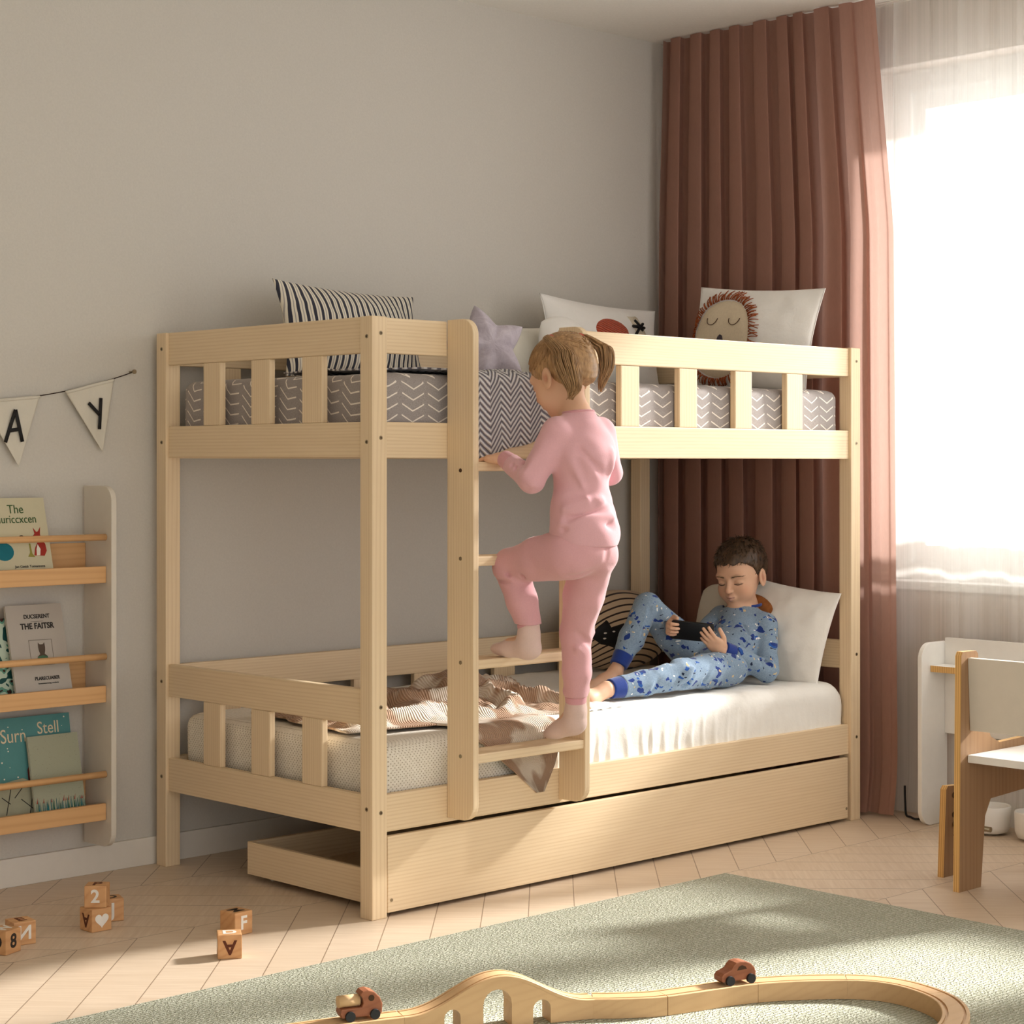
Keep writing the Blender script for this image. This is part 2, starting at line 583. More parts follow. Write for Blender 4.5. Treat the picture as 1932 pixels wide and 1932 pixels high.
def rounded(x0, x1, y0, y1, r, seg=8, corners=(1, 1, 1, 1)):
    """rounded rectangle, ccw from lower-left; corners ll, lr, ur, ul"""
    pts = []
    cs = [((x0, y0), (1, 1), PI), ((x1, y0), (-1, 1), 1.5 * PI), ((x1, y1), (-1, -1), 0), ((x0, y1), (1, -1), 0.5 * PI)]
    for (c, sg, a0), on in zip(cs, corners):
        if not on: pts.append(c); continue
        cx, cy = c[0] + sg[0] * r, c[1] + sg[1] * r
        for i in range(seg + 1):
            a = a0 + 0.5 * PI * i / seg
            pts.append((cx + r * math.cos(a), cy + r * math.sin(a)))
    return pts

def board(name, x0, x1, y0, y1, z0, z1, axis, parent=BED, bev=0.003, label=None):
    b = MB(); b.box(x0, x1, y0, y1, z0, z1, bev)
    return b.build(name, PINE[axis], parent, label=label)

posts = {}
for key, (x, y) in dict(fl=(0, 0), fr=(BX - PW, 0), bl=(0, BY - PD_), br=(BX - PW, BY - PD_)).items():
    posts[key] = board('post', x, x + PW, y, y + PD_, 0, H, 2)

def bolt(parent, c, axis, r=0.0055):
    b = MB(); c = Vector(c); d = Vector((1, 0, 0)) if axis == 0 else Vector((0, 1, 0))
    b.cyl(c - d * 0.0012, c + d * 0.004, r, seg=14)
    o = b.build('bolt', METAL, parent)
    b = MB(); b.cyl(c - d * 0.0016, c - d * 0.0011, r * 0.5, seg=6); b.build('socket', DARKHOLE, parent)
for z in (1.55, 1.272, 0.557, 0.277):
    bolt(posts['fl'], (0.030, 0, z + 0.005), 1)
    bolt(posts['fr'], (BX - PW + 0.030, 0, z + 0.005), 1)
for z in (1.550, 1.270): bolt(posts['fl'], (0, 0.022, z - 0.004), 0)
bolt(posts['fl'], (0, 0.022, 0.292), 0)
for z in (1.552, 1.272, 0.555, 0.270): bolt(posts['bl'], (0, BY - 0.028, z), 0)

RT = 0.024
XR0, XR1 = 0.040, BX - 0.040
# long rails, front: face set back 1 cm from the post faces
board('top_rail', PW, 0.2755, 0.010, 0.010 + RT, 1.503, 1.598, 0)
board('top_rail', 0.731, BX - PW, 0.010, 0.010 + RT, 1.503, 1.598, 0)
board('side_rail', PW, BX - PW, 0.010, 0.010 + RT, 1.224, 1.320, 0)
board('side_rail', PW, BX - PW, 0.010, 0.010 + RT, 0.226, 0.326, 0)
# long rails, back
yb = BY - 0.010 - RT
board('top_rail', PW, BX - PW, yb, yb + RT, 1.503, 1.598, 0)
board('side_rail', PW, BX - PW, yb, yb + RT, 1.224, 1.320, 0)
board('top_rail', PW, BX - PW, yb, yb + RT, 0.505, 0.603, 0)
board('side_rail', PW, BX - PW, yb, yb + RT, 0.226, 0.326, 0)
# end rails
for x in (0.010, BX - 0.010 - RT):
    for z0, z1 in ((1.503, 1.600), (1.226, 1.320), (0.511, 0.607), (0.227, 0.326)):
        board('end_rail', x, x + RT, PD_ - 0.001, BY - PD_ + 0.001, z0, z1, 1)
    for z0, z1 in ((1.320, 1.503), (0.326, 0.511)):
        for ya, yc in ((0.226, 0.315), (0.463, 0.550), (0.700, 0.784)):
            board('slat', x + 0.001, x + RT - 0.003, ya, yc, z0, z1, 2)
for xa, xb in ((0.976, 1.058), (1.240, 1.324), (1.508, 1.591), (1.770, 1.854)):
    board('slat', xa, xb, 0.012, 0.012 + RT - 0.002, 1.320, 1.503, 2)
for xa, xb in ((0.205, 0.29), (0.478, 0.563), (0.741, 0.826), (1.001, 1.130), (1.370, 1.470), (1.70, 1.785)):
    board('slat', xa, xb, yb + 0.002, yb + RT - 0.002, 0.326, 0.505, 2)
    board('slat', xa, xb, yb + 0.002, yb + RT - 0.002, 1.320, 1.503, 2)
# mattress boards (slatted base) under each bunk
for z in (1.262, 0.268):
    for i in range(12):
        xc = 0.13 + i * 0.173
        board('base_slat', xc - 0.035, xc + 0.035, 0.034, yb, z, z + 0.016, 1, bev=0.0)

# ladder
LAD = MB()
def stile(x0, zb):
    pts = rounded(-0.096, 0.0095, 0.238, 1.602, 0.045, 8, (1, 0, 0, 1))
    b = MB(); b.prism(pts, 0, x0, x0 + 0.021, 0.003)
    return b.build('ladder_stile', PINE[2], BED)
s1 = stile(0.275, 0.24); s2 = stile(0.7095, 0.24)
for z in (1.178, 0.938, 0.655, 0.400):
    for s_, x in ((s1, 0.275), (s2, 0.7095)):
        b = MB(); b.cyl((x - 0.0012, -0.045, z + 0.012), (x + 0.003, -0.045, z + 0.012), 0.0055, seg=14)
        b.build('bolt', METAL if z != 1.178 else DARKHOLE, s_)
for z in (1.214, 0.956, 0.676, 0.420):
    board('rung', 0.2955, 0.710, -0.092, 0.004, z - 0.026, z, 0, bev=0.004)

# ================================================================ DRAWER
DR = thing('storage_box', 'low pine storage box on castors standing under the lower bunk', 'storage box', (1.06, 0.3, 0))
b = MB(); b.box(0.056, 2.088, 0.002, 0.020, 0.012, 0.216, 0.0025); fp = b.build('front_panel', PINE[0], DR)
for x in (0.066, 2.076):
    b = MB(); b.cyl((x + 0.003, 0.0005, 0.045 if x < 1 else 0.045), (x + 0.003, 0.006, 0.045), 0.0045, seg=12); b.build('bolt', METAL, fp)
for x in (0.064, 2.066):
    b = MB(); b.box(x, x + 0.016, 0.0205, 0.640, 0.020, 0.114, 0.002); b.build('side_panel', PINE[1], DR)
b = MB(); b.box(0.0805, 2.0655, 0.624, 0.640, 0.020, 0.114, 0.002); b.build('back_panel', PINE[0], DR)
b = MB(); b.box(0.0805, 2.0655, 0.0205, 0.6235, 0.024, 0.032); b.build('bottom_panel', PINE[0], DR)
for x in (0.12, 0.75, 1.40, 2.0):
    for y in (0.09, 0.585):
        b = MB(); b.cyl((x - 0.009, y, 0.0105), (x + 0.009, y, 0.0105), 0.0105, seg=18); b.build('castor', CREAM, DR)
# ================================================================ MATTRESSES
def rbox(name, x0, x1, y0, y1, z0, z1, r, n=(60, 30, 8), disp=None):
    """rounded box from a gridded cube, with an optional displacement (co, normal) -> co"""
    bm = bmesh.new()
    c = Vector(((x0 + x1) / 2, (y0 + y1) / 2, (z0 + z1) / 2)); h = Vector(((x1 - x0) / 2, (y1 - y0) / 2, (z1 - z0) / 2))
    cache = {}
    def V(p):
        k = tuple(round(a, 5) for a in p)
        if k in cache: return cache[k]
        q = Vector([max(-(h[i] - r), min(h[i] - r, p[i] * h[i])) for i in range(3)])
        P = Vector([p[i] * h[i] for i in range(3)]); d = P - q
        nn = d.normalized() if d.length > 1e-9 else Vector((0, 0, 1))
        w = q + nn * r + c
        if disp: w = disp(w, nn)
        cache[k] = bm.verts.new(w); return cache[k]
    def warp(i, m, hh):   # denser near the edges
        t = i / m * 2 - 1
        return math.copysign(abs(t) ** 0.8, t) if abs(t) > 0 else 0.0
    for ax in range(3):
        a1, a2 = [k for k in range(3) if k != ax]
        for s in (-1, 1):
            for i in range(n[a1]):
                for j in range(n[a2]):
                    q = []
                    for di, dj in ((0, 0), (1, 0), (1, 1), (0, 1)):
                        p = [0, 0, 0]; p[ax] = s
                        p[a1] = warp(i + di, n[a1], h[a1]); p[a2] = warp(j + dj, n[a2], h[a2])
                        q.append(V(p))
                    try: bm.faces.new(q)
                    except ValueError: pass
    bmesh.ops.recalc_face_normals(bm, faces=bm.faces)
    me = bpy.data.meshes.new(name); bm.to_mesh(me); bm.free()
    return me

def fabric(t, col, rough=0.92, bump=None, bs=0.3, bd=0.002):
    t.base(col, rough, 0.08)
    t.b.inputs['Sheen Weight'].default_value = 0.15
    if bump is not None: t.bump(bump, bs, bd)
    return t.m

def vee_mat():
    """grey cover with rows of white V strokes"""
    t = NT('grey_vee_print_cotton')
    co = t.coord(); x, y, z = t.xyz(co)
    n0 = t.noise(co, 6, 2)
    u = t.math('ADD', x, t.math('MULTIPLY', y, 1.0))
    wv = t.math('SUBTRACT', z, t.math('MULTIPLY', y, 0.4))
    # cell columns 0.075 wide, rows 0.028 high
    cu = t.math('DIVIDE', t.math('ADD', u, t.math('MULTIPLY', n0, 0.02)), 0.092)
    fu = t.math('ABSOLUTE', t.math('SUBTRACT', t.math('FRACT', t.math('ADD', cu, 50.0)), 0.5))   # 0 centre .. .5 edge
    v = t.math('SUBTRACT', wv, t.math('MULTIPLY', fu, 0.046))
    fv = t.math('FRACT', t.math('ADD', t.math('DIVIDE', v, 0.030), 200.0))
    line = t.math('LESS_THAN', t.math('ABSOLUTE', t.math('SUBTRACT', fv, 0.5)), 0.07)
    keep = t.math('LESS_THAN', fu, 0.42)
    m = t.math('MULTIPLY', line, keep)
    w = t.noise(co, 500, 2)
    g = t.ramp(w, [(0.3, lin((146, 138, 136))), (0.7, lin((174, 167, 163)))])
    c = t.mix(m, g, lin((240, 232, 222)))
    return fabric(t, c, bump=t.math('ADD', m, w), bs=0.3)
M_VEE = vee_mat()

def wrinkle(w, nn, s=0.003):
    return w + nn * (s * fbm(w.x * 5, w.y * 5, w.z * 5))
def d_up(w, nn):
    w = wrinkle(w, nn, 0.004)
    return w
um = link('mattress', rbox('mattress', 0.058, 2.095, 0.040, 0.970, 1.280, 1.456, 0.035, (90, 44, 10), d_up), M_VEE, smooth=True)
tag(um, 'upper bunk mattress in a grey cover printed with white V strokes', 'mattress')

def dots_mat():
    t = NT('cream_dotted_quilt')
    co = t.coord(); x, y, z = t.xyz(co)
    u = t.math('ADD', x, y)
    v = t.math('ADD', z, t.math('MULTIPLY', t.math('GREATER_THAN', t.xyz(t.n('ShaderNodeNewGeometry').outputs['Normal'])[2], 0.7), t.math('MULTIPLY', y, 1.0)))
    P = 0.0125
    a = t.math('DIVIDE', t.math('ADD', u, v), P); b2 = t.math('DIVIDE', t.math('SUBTRACT', u, v), P)
    fa = t.math('SUBTRACT', t.math('FRACT', t.math('ADD', a, 500.0)), 0.5)
    fb = t.math('SUBTRACT', t.math('FRACT', t.math('ADD', b2, 500.0)), 0.5)
    d = t.math('SQRT', t.math('ADD', t.math('MULTIPLY', fa, fa), t.math('MULTIPLY', fb, fb)))
    m = t.math('LESS_THAN', d, 0.20)
    n = t.noise(co, 140, 3)
    c = t.ramp(n, [(0.3, lin((226, 219, 204))), (0.7, lin((242, 236, 224)))])
    c = t.mix(t.math('MULTIPLY', m, 0.8), c, lin((150, 136, 112)))
    return fabric(t, c, bump=t.math('SUBTRACT', n, m), bs=0.5, bd=0.003)
M_DOTS = dots_mat()
def white_cotton(name, rgb=(240, 237, 230)):
    t = NT(name); co = t.coord()
    n = t.noise(co, 28, 5, 0.65)
    c = lin(rgb)
    return fabric(t, t.ramp(n, [(0.2, tuple(v * 0.95 for v in c[:3]) + (1,)), (0.8, c)]), bump=n, bs=0.35, bd=0.006)
M_SHEET = white_cotton('white_cotton_sheet')

SPLIT = 0.64
def d_low(w, nn):
    w = wrinkle(w, nn, 0.003)
    return w
lm = link('mattress', rbox('mattress', 0.060, 2.088, 0.042, 0.965, 0.290, 0.458, 0.04, (80, 40, 10), d_low), M_DOTS, smooth=True)
tag(lm, 'lower bunk mattress with a cream quilted cover sprinkled with small dots', 'mattress')

# fitted white sheet over the head half of the lower mattress, pleated down the front
def sheet():
    r = 0.045; zt, zb = 0.463, 0.300
    def f(u, v):
        x = 0.66 + (2.092 - 0.66) * u
        L1, L2, L3 = zt - r - zb, 0.5 * PI * r, 0.90
        s = v * (L1 + L2 + L3)
        if s < L1: y, z, d = 0.030, zb + s, 1 - s / L1
        elif s < L1 + L2:
            a = (s - L1) / r; y, z, d = 0.030 + r * (1 - math.cos(a)), zt - r + r * math.sin(a), 0.0
        else: y, z, d = 0.030 + r + (s - L1 - L2), zt, 0.0
        front = max(0, 1 - max(0, s - L1 + 0.03) / 0.06)
        k = x * 17 + 0.8 * fbm(x * 4, 1.0) + 0.35 * fbm(x * 3, z * 9)
        fade = min(1, max(0, (1.75 - x) / 0.45)) * 0.85 + 0.15
        pl = max(0, math.sin(2 * PI * k)) ** 2 * front * fade
        y -= 0.007 * pl * (0.3 + 0.7 * d)
        if s < L1: y += 0.004 * fbm(x * 8, z * 8)
        else: z += 0.0035 * (fbm(x * 7, y * 7) + 0.6 * fbm(x * 16, y * 5, 3.3)) + 0.0015
        # round the head end of the mattress
        e = x - 2.045
        if e > 0: z -= e * e * 9.0; y += e * e * 3 if s < L1 + L2 else 0
        return (x, y, z)
    return grid_mesh('sheet', f, 300, 70)
shp = link('fitted_sheet', sheet(), M_SHEET, smooth=True); solidify(shp, 0.003, 1)
tag(shp, 'white fitted sheet pleated over the head half of the lower mattress', 'sheet')

# ================================================================ PILLOWS
def pillow_pt(u, v, W, Hh, T, pull=0.07, side=1, lump=0.0, seed=0.0, power=0.62, round_=0.0):
    """point of a pillow surface; u, v in -1..1; local x = width, z = height, y = thickness"""
    if round_ > 0:      # round outline
        su = u * math.sqrt(max(0, 1 - v * v / 2)); sv = v * math.sqrt(max(0, 1 - u * u / 2))
        uu = u * (1 - round_) + su * round_; vv = v * (1 - round_) + sv * round_
    else: uu, vv = u, v
    x = 0.5 * W * uu * (1 - pull * (1 - v * v)); z = 0.5 * Hh * vv * (1 - pull * (1 - u * u))
    th = (max(0, 1 - u * u) * max(0, 1 - v * v)) ** power
    if round_ > 0.9: th = max(0, 1 - max(uu * uu + vv * vv, 0)) ** 0.5
    edge = (1 - u * u) * (1 - v * v)
    w = lump * (fbm(x * 7 + seed, z * 7, seed) + 0.5 * fbm(x * 15, z * 15 + seed, 2.0)) * min(1, edge * 4)
    return Vector((x, -side * (0.5 * T * th) + w * -side, z))

def pillow_mesh(name, W, Hh, T, n=46, **kw):
    V, F = [], []
    idx = {}
    for s in (1, -1):
        for j in range(n + 1):
            for i in range(n + 1):
                rim = i in (0, n) or j in (0, n)
                if rim and s == -1: idx[(s, i, j)] = idx[(1, i, j)]; continue
                u = math.sin((i / n - 0.5) * PI) * 0.5 + (2 * i / n - 1) * 0.5; v = math.sin((j / n - 0.5) * PI) * 0.5 + (2 * j / n - 1) * 0.5
                idx[(s, i, j)] = len(V); V.append(pillow_pt(u, v, W, Hh, T, side=s, **kw))
        for j in range(n):
            for i in range(n):
                q = [idx[(s, i, j)], idx[(s, i + 1, j)], idx[(s, i + 1, j + 1)], idx[(s, i, j + 1)]]
                F.append(q if s == 1 else q[::-1])
    return from_np(name, V, F)

def place(o, loc, rot):
    o.location = loc; o.rotation_euler = rot; return o

def pillow(name, label, W, Hh, T, mat, loc, rot, cat='pillow', group=None, **kw):
    o = link(name, pillow_mesh(name, W, Hh, T, **kw), mat, smooth=True)
    place(o, loc, rot)
    return tag(o, label, cat, group)

def piping(parent, W, Hh, mat, r=0.002, **kw):
    P = []
    for i in range(81):
        a = i / 80 * 4
        k = int(a) % 4; t_ = (a - int(a)) * 2 - 1
        u, v = ((t_, -1), (1, t_), (-t_, 1), (-1, -t_))[k]
        P.append(pillow_pt(u, v, W, Hh, 0.0, **kw))
    V, F = tubes([np.array([tuple(p) for p in P])], [np.full(81, r)], 6)
    o = link('piping', from_np('piping', V, F), mat, smooth=True); o.parent = parent
    return o

def stripes_mat():
    t = NT('ticking_stripe_cotton'); co = t.coord(); x, y, z = t.xyz(co)
    d = t.math('ADD', x, t.math('MULTIPLY', t.noise(co, 5, 1), 0.02))
    f = t.math('ABSOLUTE', t.math('SUBTRACT', t.math('FRACT', t.math('ADD', t.math('DIVIDE', d, 0.024), 50.0)), 0.5))
    c = t.ramp(f, [(0.0, lin((58, 58, 68))), (0.15, lin((58, 58, 68))), (0.20, lin((226, 218, 200))), (0.40, lin((226, 218, 200))), (0.43, lin((168, 162, 156)))], 'CONSTANT')
    return fabric(t, c, bump=t.noise(co, 300, 2))
# upper bunk: left end
p = pillow('striped_pillow', 'dark and cream ticking-striped pillow standing at the left end of the upper bunk', 0.60, 0.31, 0.15, stripes_mat(),
           (0.585, 0.80, 1.612), (math.radians(-14), math.radians(2), math.radians(3)), pull=0.09, lump=0.008)
M_LILAC = None
t = NT('lilac_muslin'); co = t.coord(); n_ = t.noise(co, 22, 4, 0.6, 1.2)
M_LILAC = fabric(t, t.ramp(n_, [(0.3, lin((178, 168, 180))), (0.7, lin((206, 198, 208)))]), bump=n_, bs=0.6, bd=0.006)

def star_cushion():
    # five-armed padded star
    N = 10; out = []
    R, r_ = 0.148, 0.086
    def rad(a):
        k = (a / (2 * PI) * 5) % 1.0
        k = abs(k - 0.5) * 2          # 1 at tip .. 0 at notch
        return r_ + (R - r_) * k ** 1.6
    V = []; F = []; na, nr = 120, 14
    for s in (1, -1):
        for j in range(nr + 1):
            for i in range(na):
                q = j / nr; a = 2 * PI * i / na
                rr = rad(a + PI / 2 * 0) * q
                th = 0.055 * max(0, 1 - q ** 2.2) ** 0.6
                V.append(Vector((rr * math.sin(a), -s * th - s * 0.004 * fbm(rr * 40 * math.sin(a), rr * 40 * math.cos(a), s) * (1 - q), rr * math.cos(a))))
        o = 0 if s == 1 else (nr + 1) * na
        for j in range(nr):
            for i in range(na):
                k = (i + 1) % na
                q4 = (o + j * na + i, o + (j + 1) * na + i, o + (j + 1) * na + k, o + j * na + k)
                F.append(q4 if s == 1 else q4[::-1])
    me = from_np('star_cushion', V, F)
    bm = bmesh.new(); bm.from_mesh(me); bmesh.ops.remove_doubles(bm, verts=bm.verts, dist=0.0004); bm.to_mesh(me); bm.free()
    return me
st = link('star_cushion', star_cushion(), M_LILAC, smooth=True)
place(st, (1.0, 0.62, 1.580), (math.radians(-16), math.radians(-12), math.radians(-20)))
tag(st, 'lilac star-shaped cushion leaning beside the ladder on the upper bunk', 'cushion')

M_WP = white_cotton('white_quilted_pillow', (236, 233, 228))
M_WP2 = white_cotton('offwhite_quilted_pillow', (222, 218, 206))
p = pillow('small_pillow', 'small off-white quilted pillow behind the lilac star cushion', 0.30, 0.22, 0.10, M_WP2,
           (1.36, 0.86, 1.575), (math.radians(-12), 0, 0), pull=0.06, lump=0.006, seed=4.0)
p2 = pillow('bolster_pillow', 'white bolster-like pillow peeking up behind the ladder top and the girl', 0.20, 0.26, 0.12, M_WP,
            (1.47, 0.74, 1.59), (math.radians(-12), 0, math.radians(-10)), pull=0.02, lump=0.004, round_=0.7, seed=9.0)

big = pillow('applique_pillow', 'white pillow with an orange woven patch against the back rail of the upper bunk', 0.60, 0.33, 0.15, M_WP,
             (1.80, 0.870, 1.625), (math.radians(-9), math.radians(3), math.radians(0)), pull=0.08, lump=0.007, seed=2.0)
piping(big, 0.60, 0.33, M_WP, pull=0.08)
KW = dict(pull=0.08, lump=0.007, seed=2.0)
def on_pillow(u, v, W, Hh, T, off, kw): 
    p_ = pillow_pt(u, v, W, Hh, T, side=1, **kw); p_.y -= off; return p_
def patch(name, parent, outline, W, Hh, T, mat, kw, off=0.003, rings=6):
    cu = sum(p[0] for p in outline) / len(outline); cv = sum(p[1] for p in outline) / len(outline)
    V = [on_pillow(cu, cv, W, Hh, T, off + 0.0015, kw)]; F = []; n = len(outline)
    for r in range(1, rings + 1):
        q = r / rings
        for (a, b_) in outline:
            V.append(on_pillow(cu + (a - cu) * q, cv + (b_ - cv) * q, W, Hh, T, off * (1.0 if r < rings else -0.5), kw))
    for i in range(n):
        j = (i + 1) % n
        F.append((0, 1 + i, 1 + j))
        for r in range(rings - 1):
            a = 1 + r * n
            F.append((a + i, a + n + i, a + n + j, a + j))
    o = link(name, from_np(name, V, F), mat, smooth=True); o.parent = parent
    return o
def orange():
    t = NT('orange_woven_wool'); co = t.coord(); x, y, z = t.xyz(co)
    w = t.math('SINE', t.math('ADD', t.math('MULTIPLY', x, 240.0), t.math('MULTIPLY', z, 700.0)))
    return fabric(t, t.ramp(w, [(0.2, lin((176, 70, 44))), (0.8, lin((214, 104, 72)))]), bump=w, bs=0.8, bd=0.004)
M_OR = orange()
def ell(cu, cv, ru, rv, n=28, a0=0): return [(cu + ru * math.cos(2 * PI * i / n + a0), cv + rv * math.sin(2 * PI * i / n + a0)) for i in range(n)]
patch('woven_patch', big, ell(-0.05, 0.28, 0.32, 0.34), 0.60, 0.33, 0.15, M_OR, KW, 0.006)
M_LINEN = plain('beige_linen', (206, 194, 172), 0.9, 0.05, 0.08, 200)
patch('linen_patch', big, [(0.30, 0.78), (0.50, 0.82), (0.62, 0.45), (0.95, -0.1), (0.55, 0.0), (0.42, 0.3)], 0.60, 0.33, 0.15, M_LINEN, KW, 0.004)
tu = []
for (a, b_, c, d) in ((0.42, 0.66, 0.56, 0.42), (0.46, 0.46, 0.60, 0.60), (0.40, 0.30, 0.52, 0.52), (0.74, 0.10, 0.86, -0.04), (0.74, -0.04, 0.88, 0.12), (0.36, 0.5, 0.62, 0.5)):
    tu.append(np.array([tuple(on_pillow(a + (c - a) * k / 5, b_ + (d - b_) * k / 5, 0.60, 0.33, 0.15, 0.006, KW)) for k in range(6)]))
V, F = tubes(tu, [np.full(6, 0.0055)] * len(tu), 6)
o = link('black_embroidery', from_np('black_embroidery', V, F), BLACKP, smooth=True); o.parent = big

# lion pillow, head end of the upper bunk, facing the foot end
LW, LH, LT = 0.55, 0.37, 0.15
LKW = dict(pull=0.06, lump=0.006, seed=6.0)
lion = pillow('lion_pillow', 'white pillow with a sleeping lion face and brown fringe mane at the curtain end', LW, LH, LT, M_WP,
              (2.015, 0.358, 1.640), (math.radians(-12), math.radians(4), math.radians(-90)), **LKW)
piping(lion, LW, LH, M_WP, pull=0.06)
fc, fr = (-0.36, -0.06), (0.56, 0.82)
patch('lion_face', lion, ell(fc[0], fc[1], fr[0], fr[1], 48), LW, LH, LT, plain('face_felt', (212, 196, 170), 0.9, 0.05, 0.03, 150), LKW, 0.005, 8)
random.seed(5); tu = []; rr = []
for i in range(150):
    a = 2 * PI * i / 150 + random.uniform(-0.02, 0.02)
    L = random.uniform(0.15, 0.28); sk = random.uniform(-0.12, 0.05)
    P = []
    for k in range(5):
        q = k / 4
        uu = fc[0] + (fr[0] * (0.98 + L * q)) * math.cos(a + sk * q); vv = fc[1] + (fr[1] * (0.98 + L * q)) * math.sin(a + sk * q)
        uu = max(-0.985, min(0.985, uu)); vv = max(-0.985, min(0.985, vv))
        p_ = on_pillow(uu, vv, LW, LH, LT, 0.006 + 0.006 * math.sin(q * PI), LKW); P.append(tuple(p_))
    tu.append(np.array(P)); rr.append(np.linspace(0.0024, 0.0016, 5))
V, F = tubes(tu, rr, 5)
M_MANE = plain('rust_fringe', (150, 78, 44), 0.9, 0.05, 0.1, 80)
o = link('mane_fringe', from_np('mane_fringe', V, F), M_MANE, smooth=True); o.parent = lion
def stroke(name, parent, pts, r, mat, W, Hh, T, kw, off=0.008):
    P = np.array([tuple(on_pillow(a, b_, W, Hh, T, off, kw)) for a, b_ in pts])
    V, F = tubes([P], [np.full(len(P), r)], 6)
    o = link(name, from_np(name, V, F), mat, smooth=True); o.parent = parent; return o
M_BROWNTH = plain('brown_thread', (84, 54, 38), 0.8)
for cx in (-0.54, -0.12):
    stroke('closed_eye', lion, [(cx + 0.10 * math.cos(a), 0.32 + 0.14 * math.sin(a)) for a in np.linspace(PI, 2 * PI, 12)], 0.0014, M_BROWNTH, LW, LH, LT, LKW)
patch('nose', lion, [(-0.42, -0.20), (-0.22, -0.24), (-0.28, -0.02), (-0.34, 0.02), (-0.39, -0.04)], LW, LH, LT, plain('nose_felt', (62, 52, 58), 0.8), LKW, 0.009, 3)
stroke('mouth', lion, [(-0.33, -0.2), (-0.33, -0.34), (-0.39, -0.42), (-0.44, -0.38)], 0.0013, M_BROWNTH, LW, LH, LT, LKW)
patch('muzzle', lion, ell(-0.26, -0.42, 0.09, 0.14, 20), LW, LH, LT, M_WP, LKW, 0.008, 3)

# lower bunk pillows
lp = pillow('white_pillow', 'large plump white pillow propped at the head end of the lower bunk', 0.45, 0.35, 0.13, M_SHEET,
            (2.040, 0.268, 0.628), (math.radians(-14), math.radians(7), math.radians(-90)), pull=0.07, lump=0.010, seed=1.0)
M_LEATH = plain('brown_plush', (150, 94, 52), 0.8, 0.1, 0.1, 60)
rc = pillow('round_cushion', 'round brown plush cushion squeezed between the boy and the white pillow', 0.27, 0.27, 0.06, M_LEATH,
            (1.985, 0.360, 0.625), (math.radians(-16), 0, math.radians(-90)), 'cushion', round_=1.0, pull=0.0)
bc = pillow('beige_cushion', 'beige rounded cushion showing beside the face of the boy', 0.15, 0.31, 0.08, M_WP2,
            (2.045, 0.560, 0.625), (math.radians(-10), 0, math.radians(-88)), 'cushion', round_=0.6, pull=0.0, seed=3.0)

def catmat():
    t = NT('striped_cat_cushion_cotton'); co = t.coord(); x, y, z = t.xyz(co)
    r2 = t.math('ADD', z, t.math('MULTIPLY', t.math('MULTIPLY', x, x), 1.1))
    r2 = t.math('ADD', r2, t.math('MULTIPLY', t.noise(co, 4, 1), 0.02))
    f = t.math('FRACT', t.math('ADD', t.math('DIVIDE', r2, 0.0225), 50.0))
    c = t.ramp(f, [(0.0, lin((52, 40, 34))), (0.26, lin((202, 176, 144)))], 'CONSTANT')
    return fabric(t, c, bump=t.noise(co, 250, 2))
CKW = dict(pull=0.0, lump=0.003, seed=5.0, round_=1.0)
cat = pillow('cat_cushion', 'oval striped cushion with a black cat face behind the knee of the boy', 0.60, 0.29, 0.16, catmat(),
             (1.870, 0.86, 0.608), (math.radians(-10), 0, math.radians(4)), 'cushion', **CKW)
patch('cat_face', cat, [(a_ - 0.02, b_ - 0.16) for a_, b_ in [(-0.78, 0.05), (-0.60, -0.22), (-0.38, -0.34), (-0.16, -0.26), (-0.10, 0.10), (-0.16, 0.30), (-0.40, 0.22), (-0.46, 0.44), (-0.60, 0.30)]], 0.60, 0.29, 0.16, BLACKP, CKW, 0.005, 6)
M_EYEW = plain('white_felt', (235, 230, 220), 0.9)
for (a, b_) in ((-0.54, -0.08), (-0.40, -0.06), (-0.56, -0.22)):
    patch('white_spot', cat, ell(a, b_, 0.03, 0.035, 10), 0.60, 0.29, 0.16, M_EYEW, CKW, 0.009, 2)

# ================================================================ BLANKETS
def zig_mat():
    t = NT('grey_white_zigzag_knit'); co = t.coord('UV'); x, y, z = t.xyz(co)
    pp = t.math('PINGPONG', x, 0.040)
    a = t.math('ADD', t.math('MULTIPLY', pp, 1.1), y)
    nz = t.noise(co, 60, 2)
    s = t.math('SINE', t.math('MULTIPLY', t.math('ADD', a, t.math('MULTIPLY', nz, 0.003)), 2 * PI / 0.0185))
    c = t.ramp(t.math('ADD', t.math('MULTIPLY', s, 0.5), 0.5), [(0.22, lin((116, 112, 122))), (0.55, lin((230, 226, 226)))])
    return fabric(t, c, bump=s, bs=0.9, bd=0.005)
def with_uv(me, nu, nv, su, sv):
    uvl = me.uv_layers.new(name='UVMap')
    for lp_ in me.loops:
        i = lp_.vertex_index
        uvl.data[lp_.index].uv = ((i % nu) / (nu - 1) * su, (i // nu) / (nv - 1) * sv)
    return me
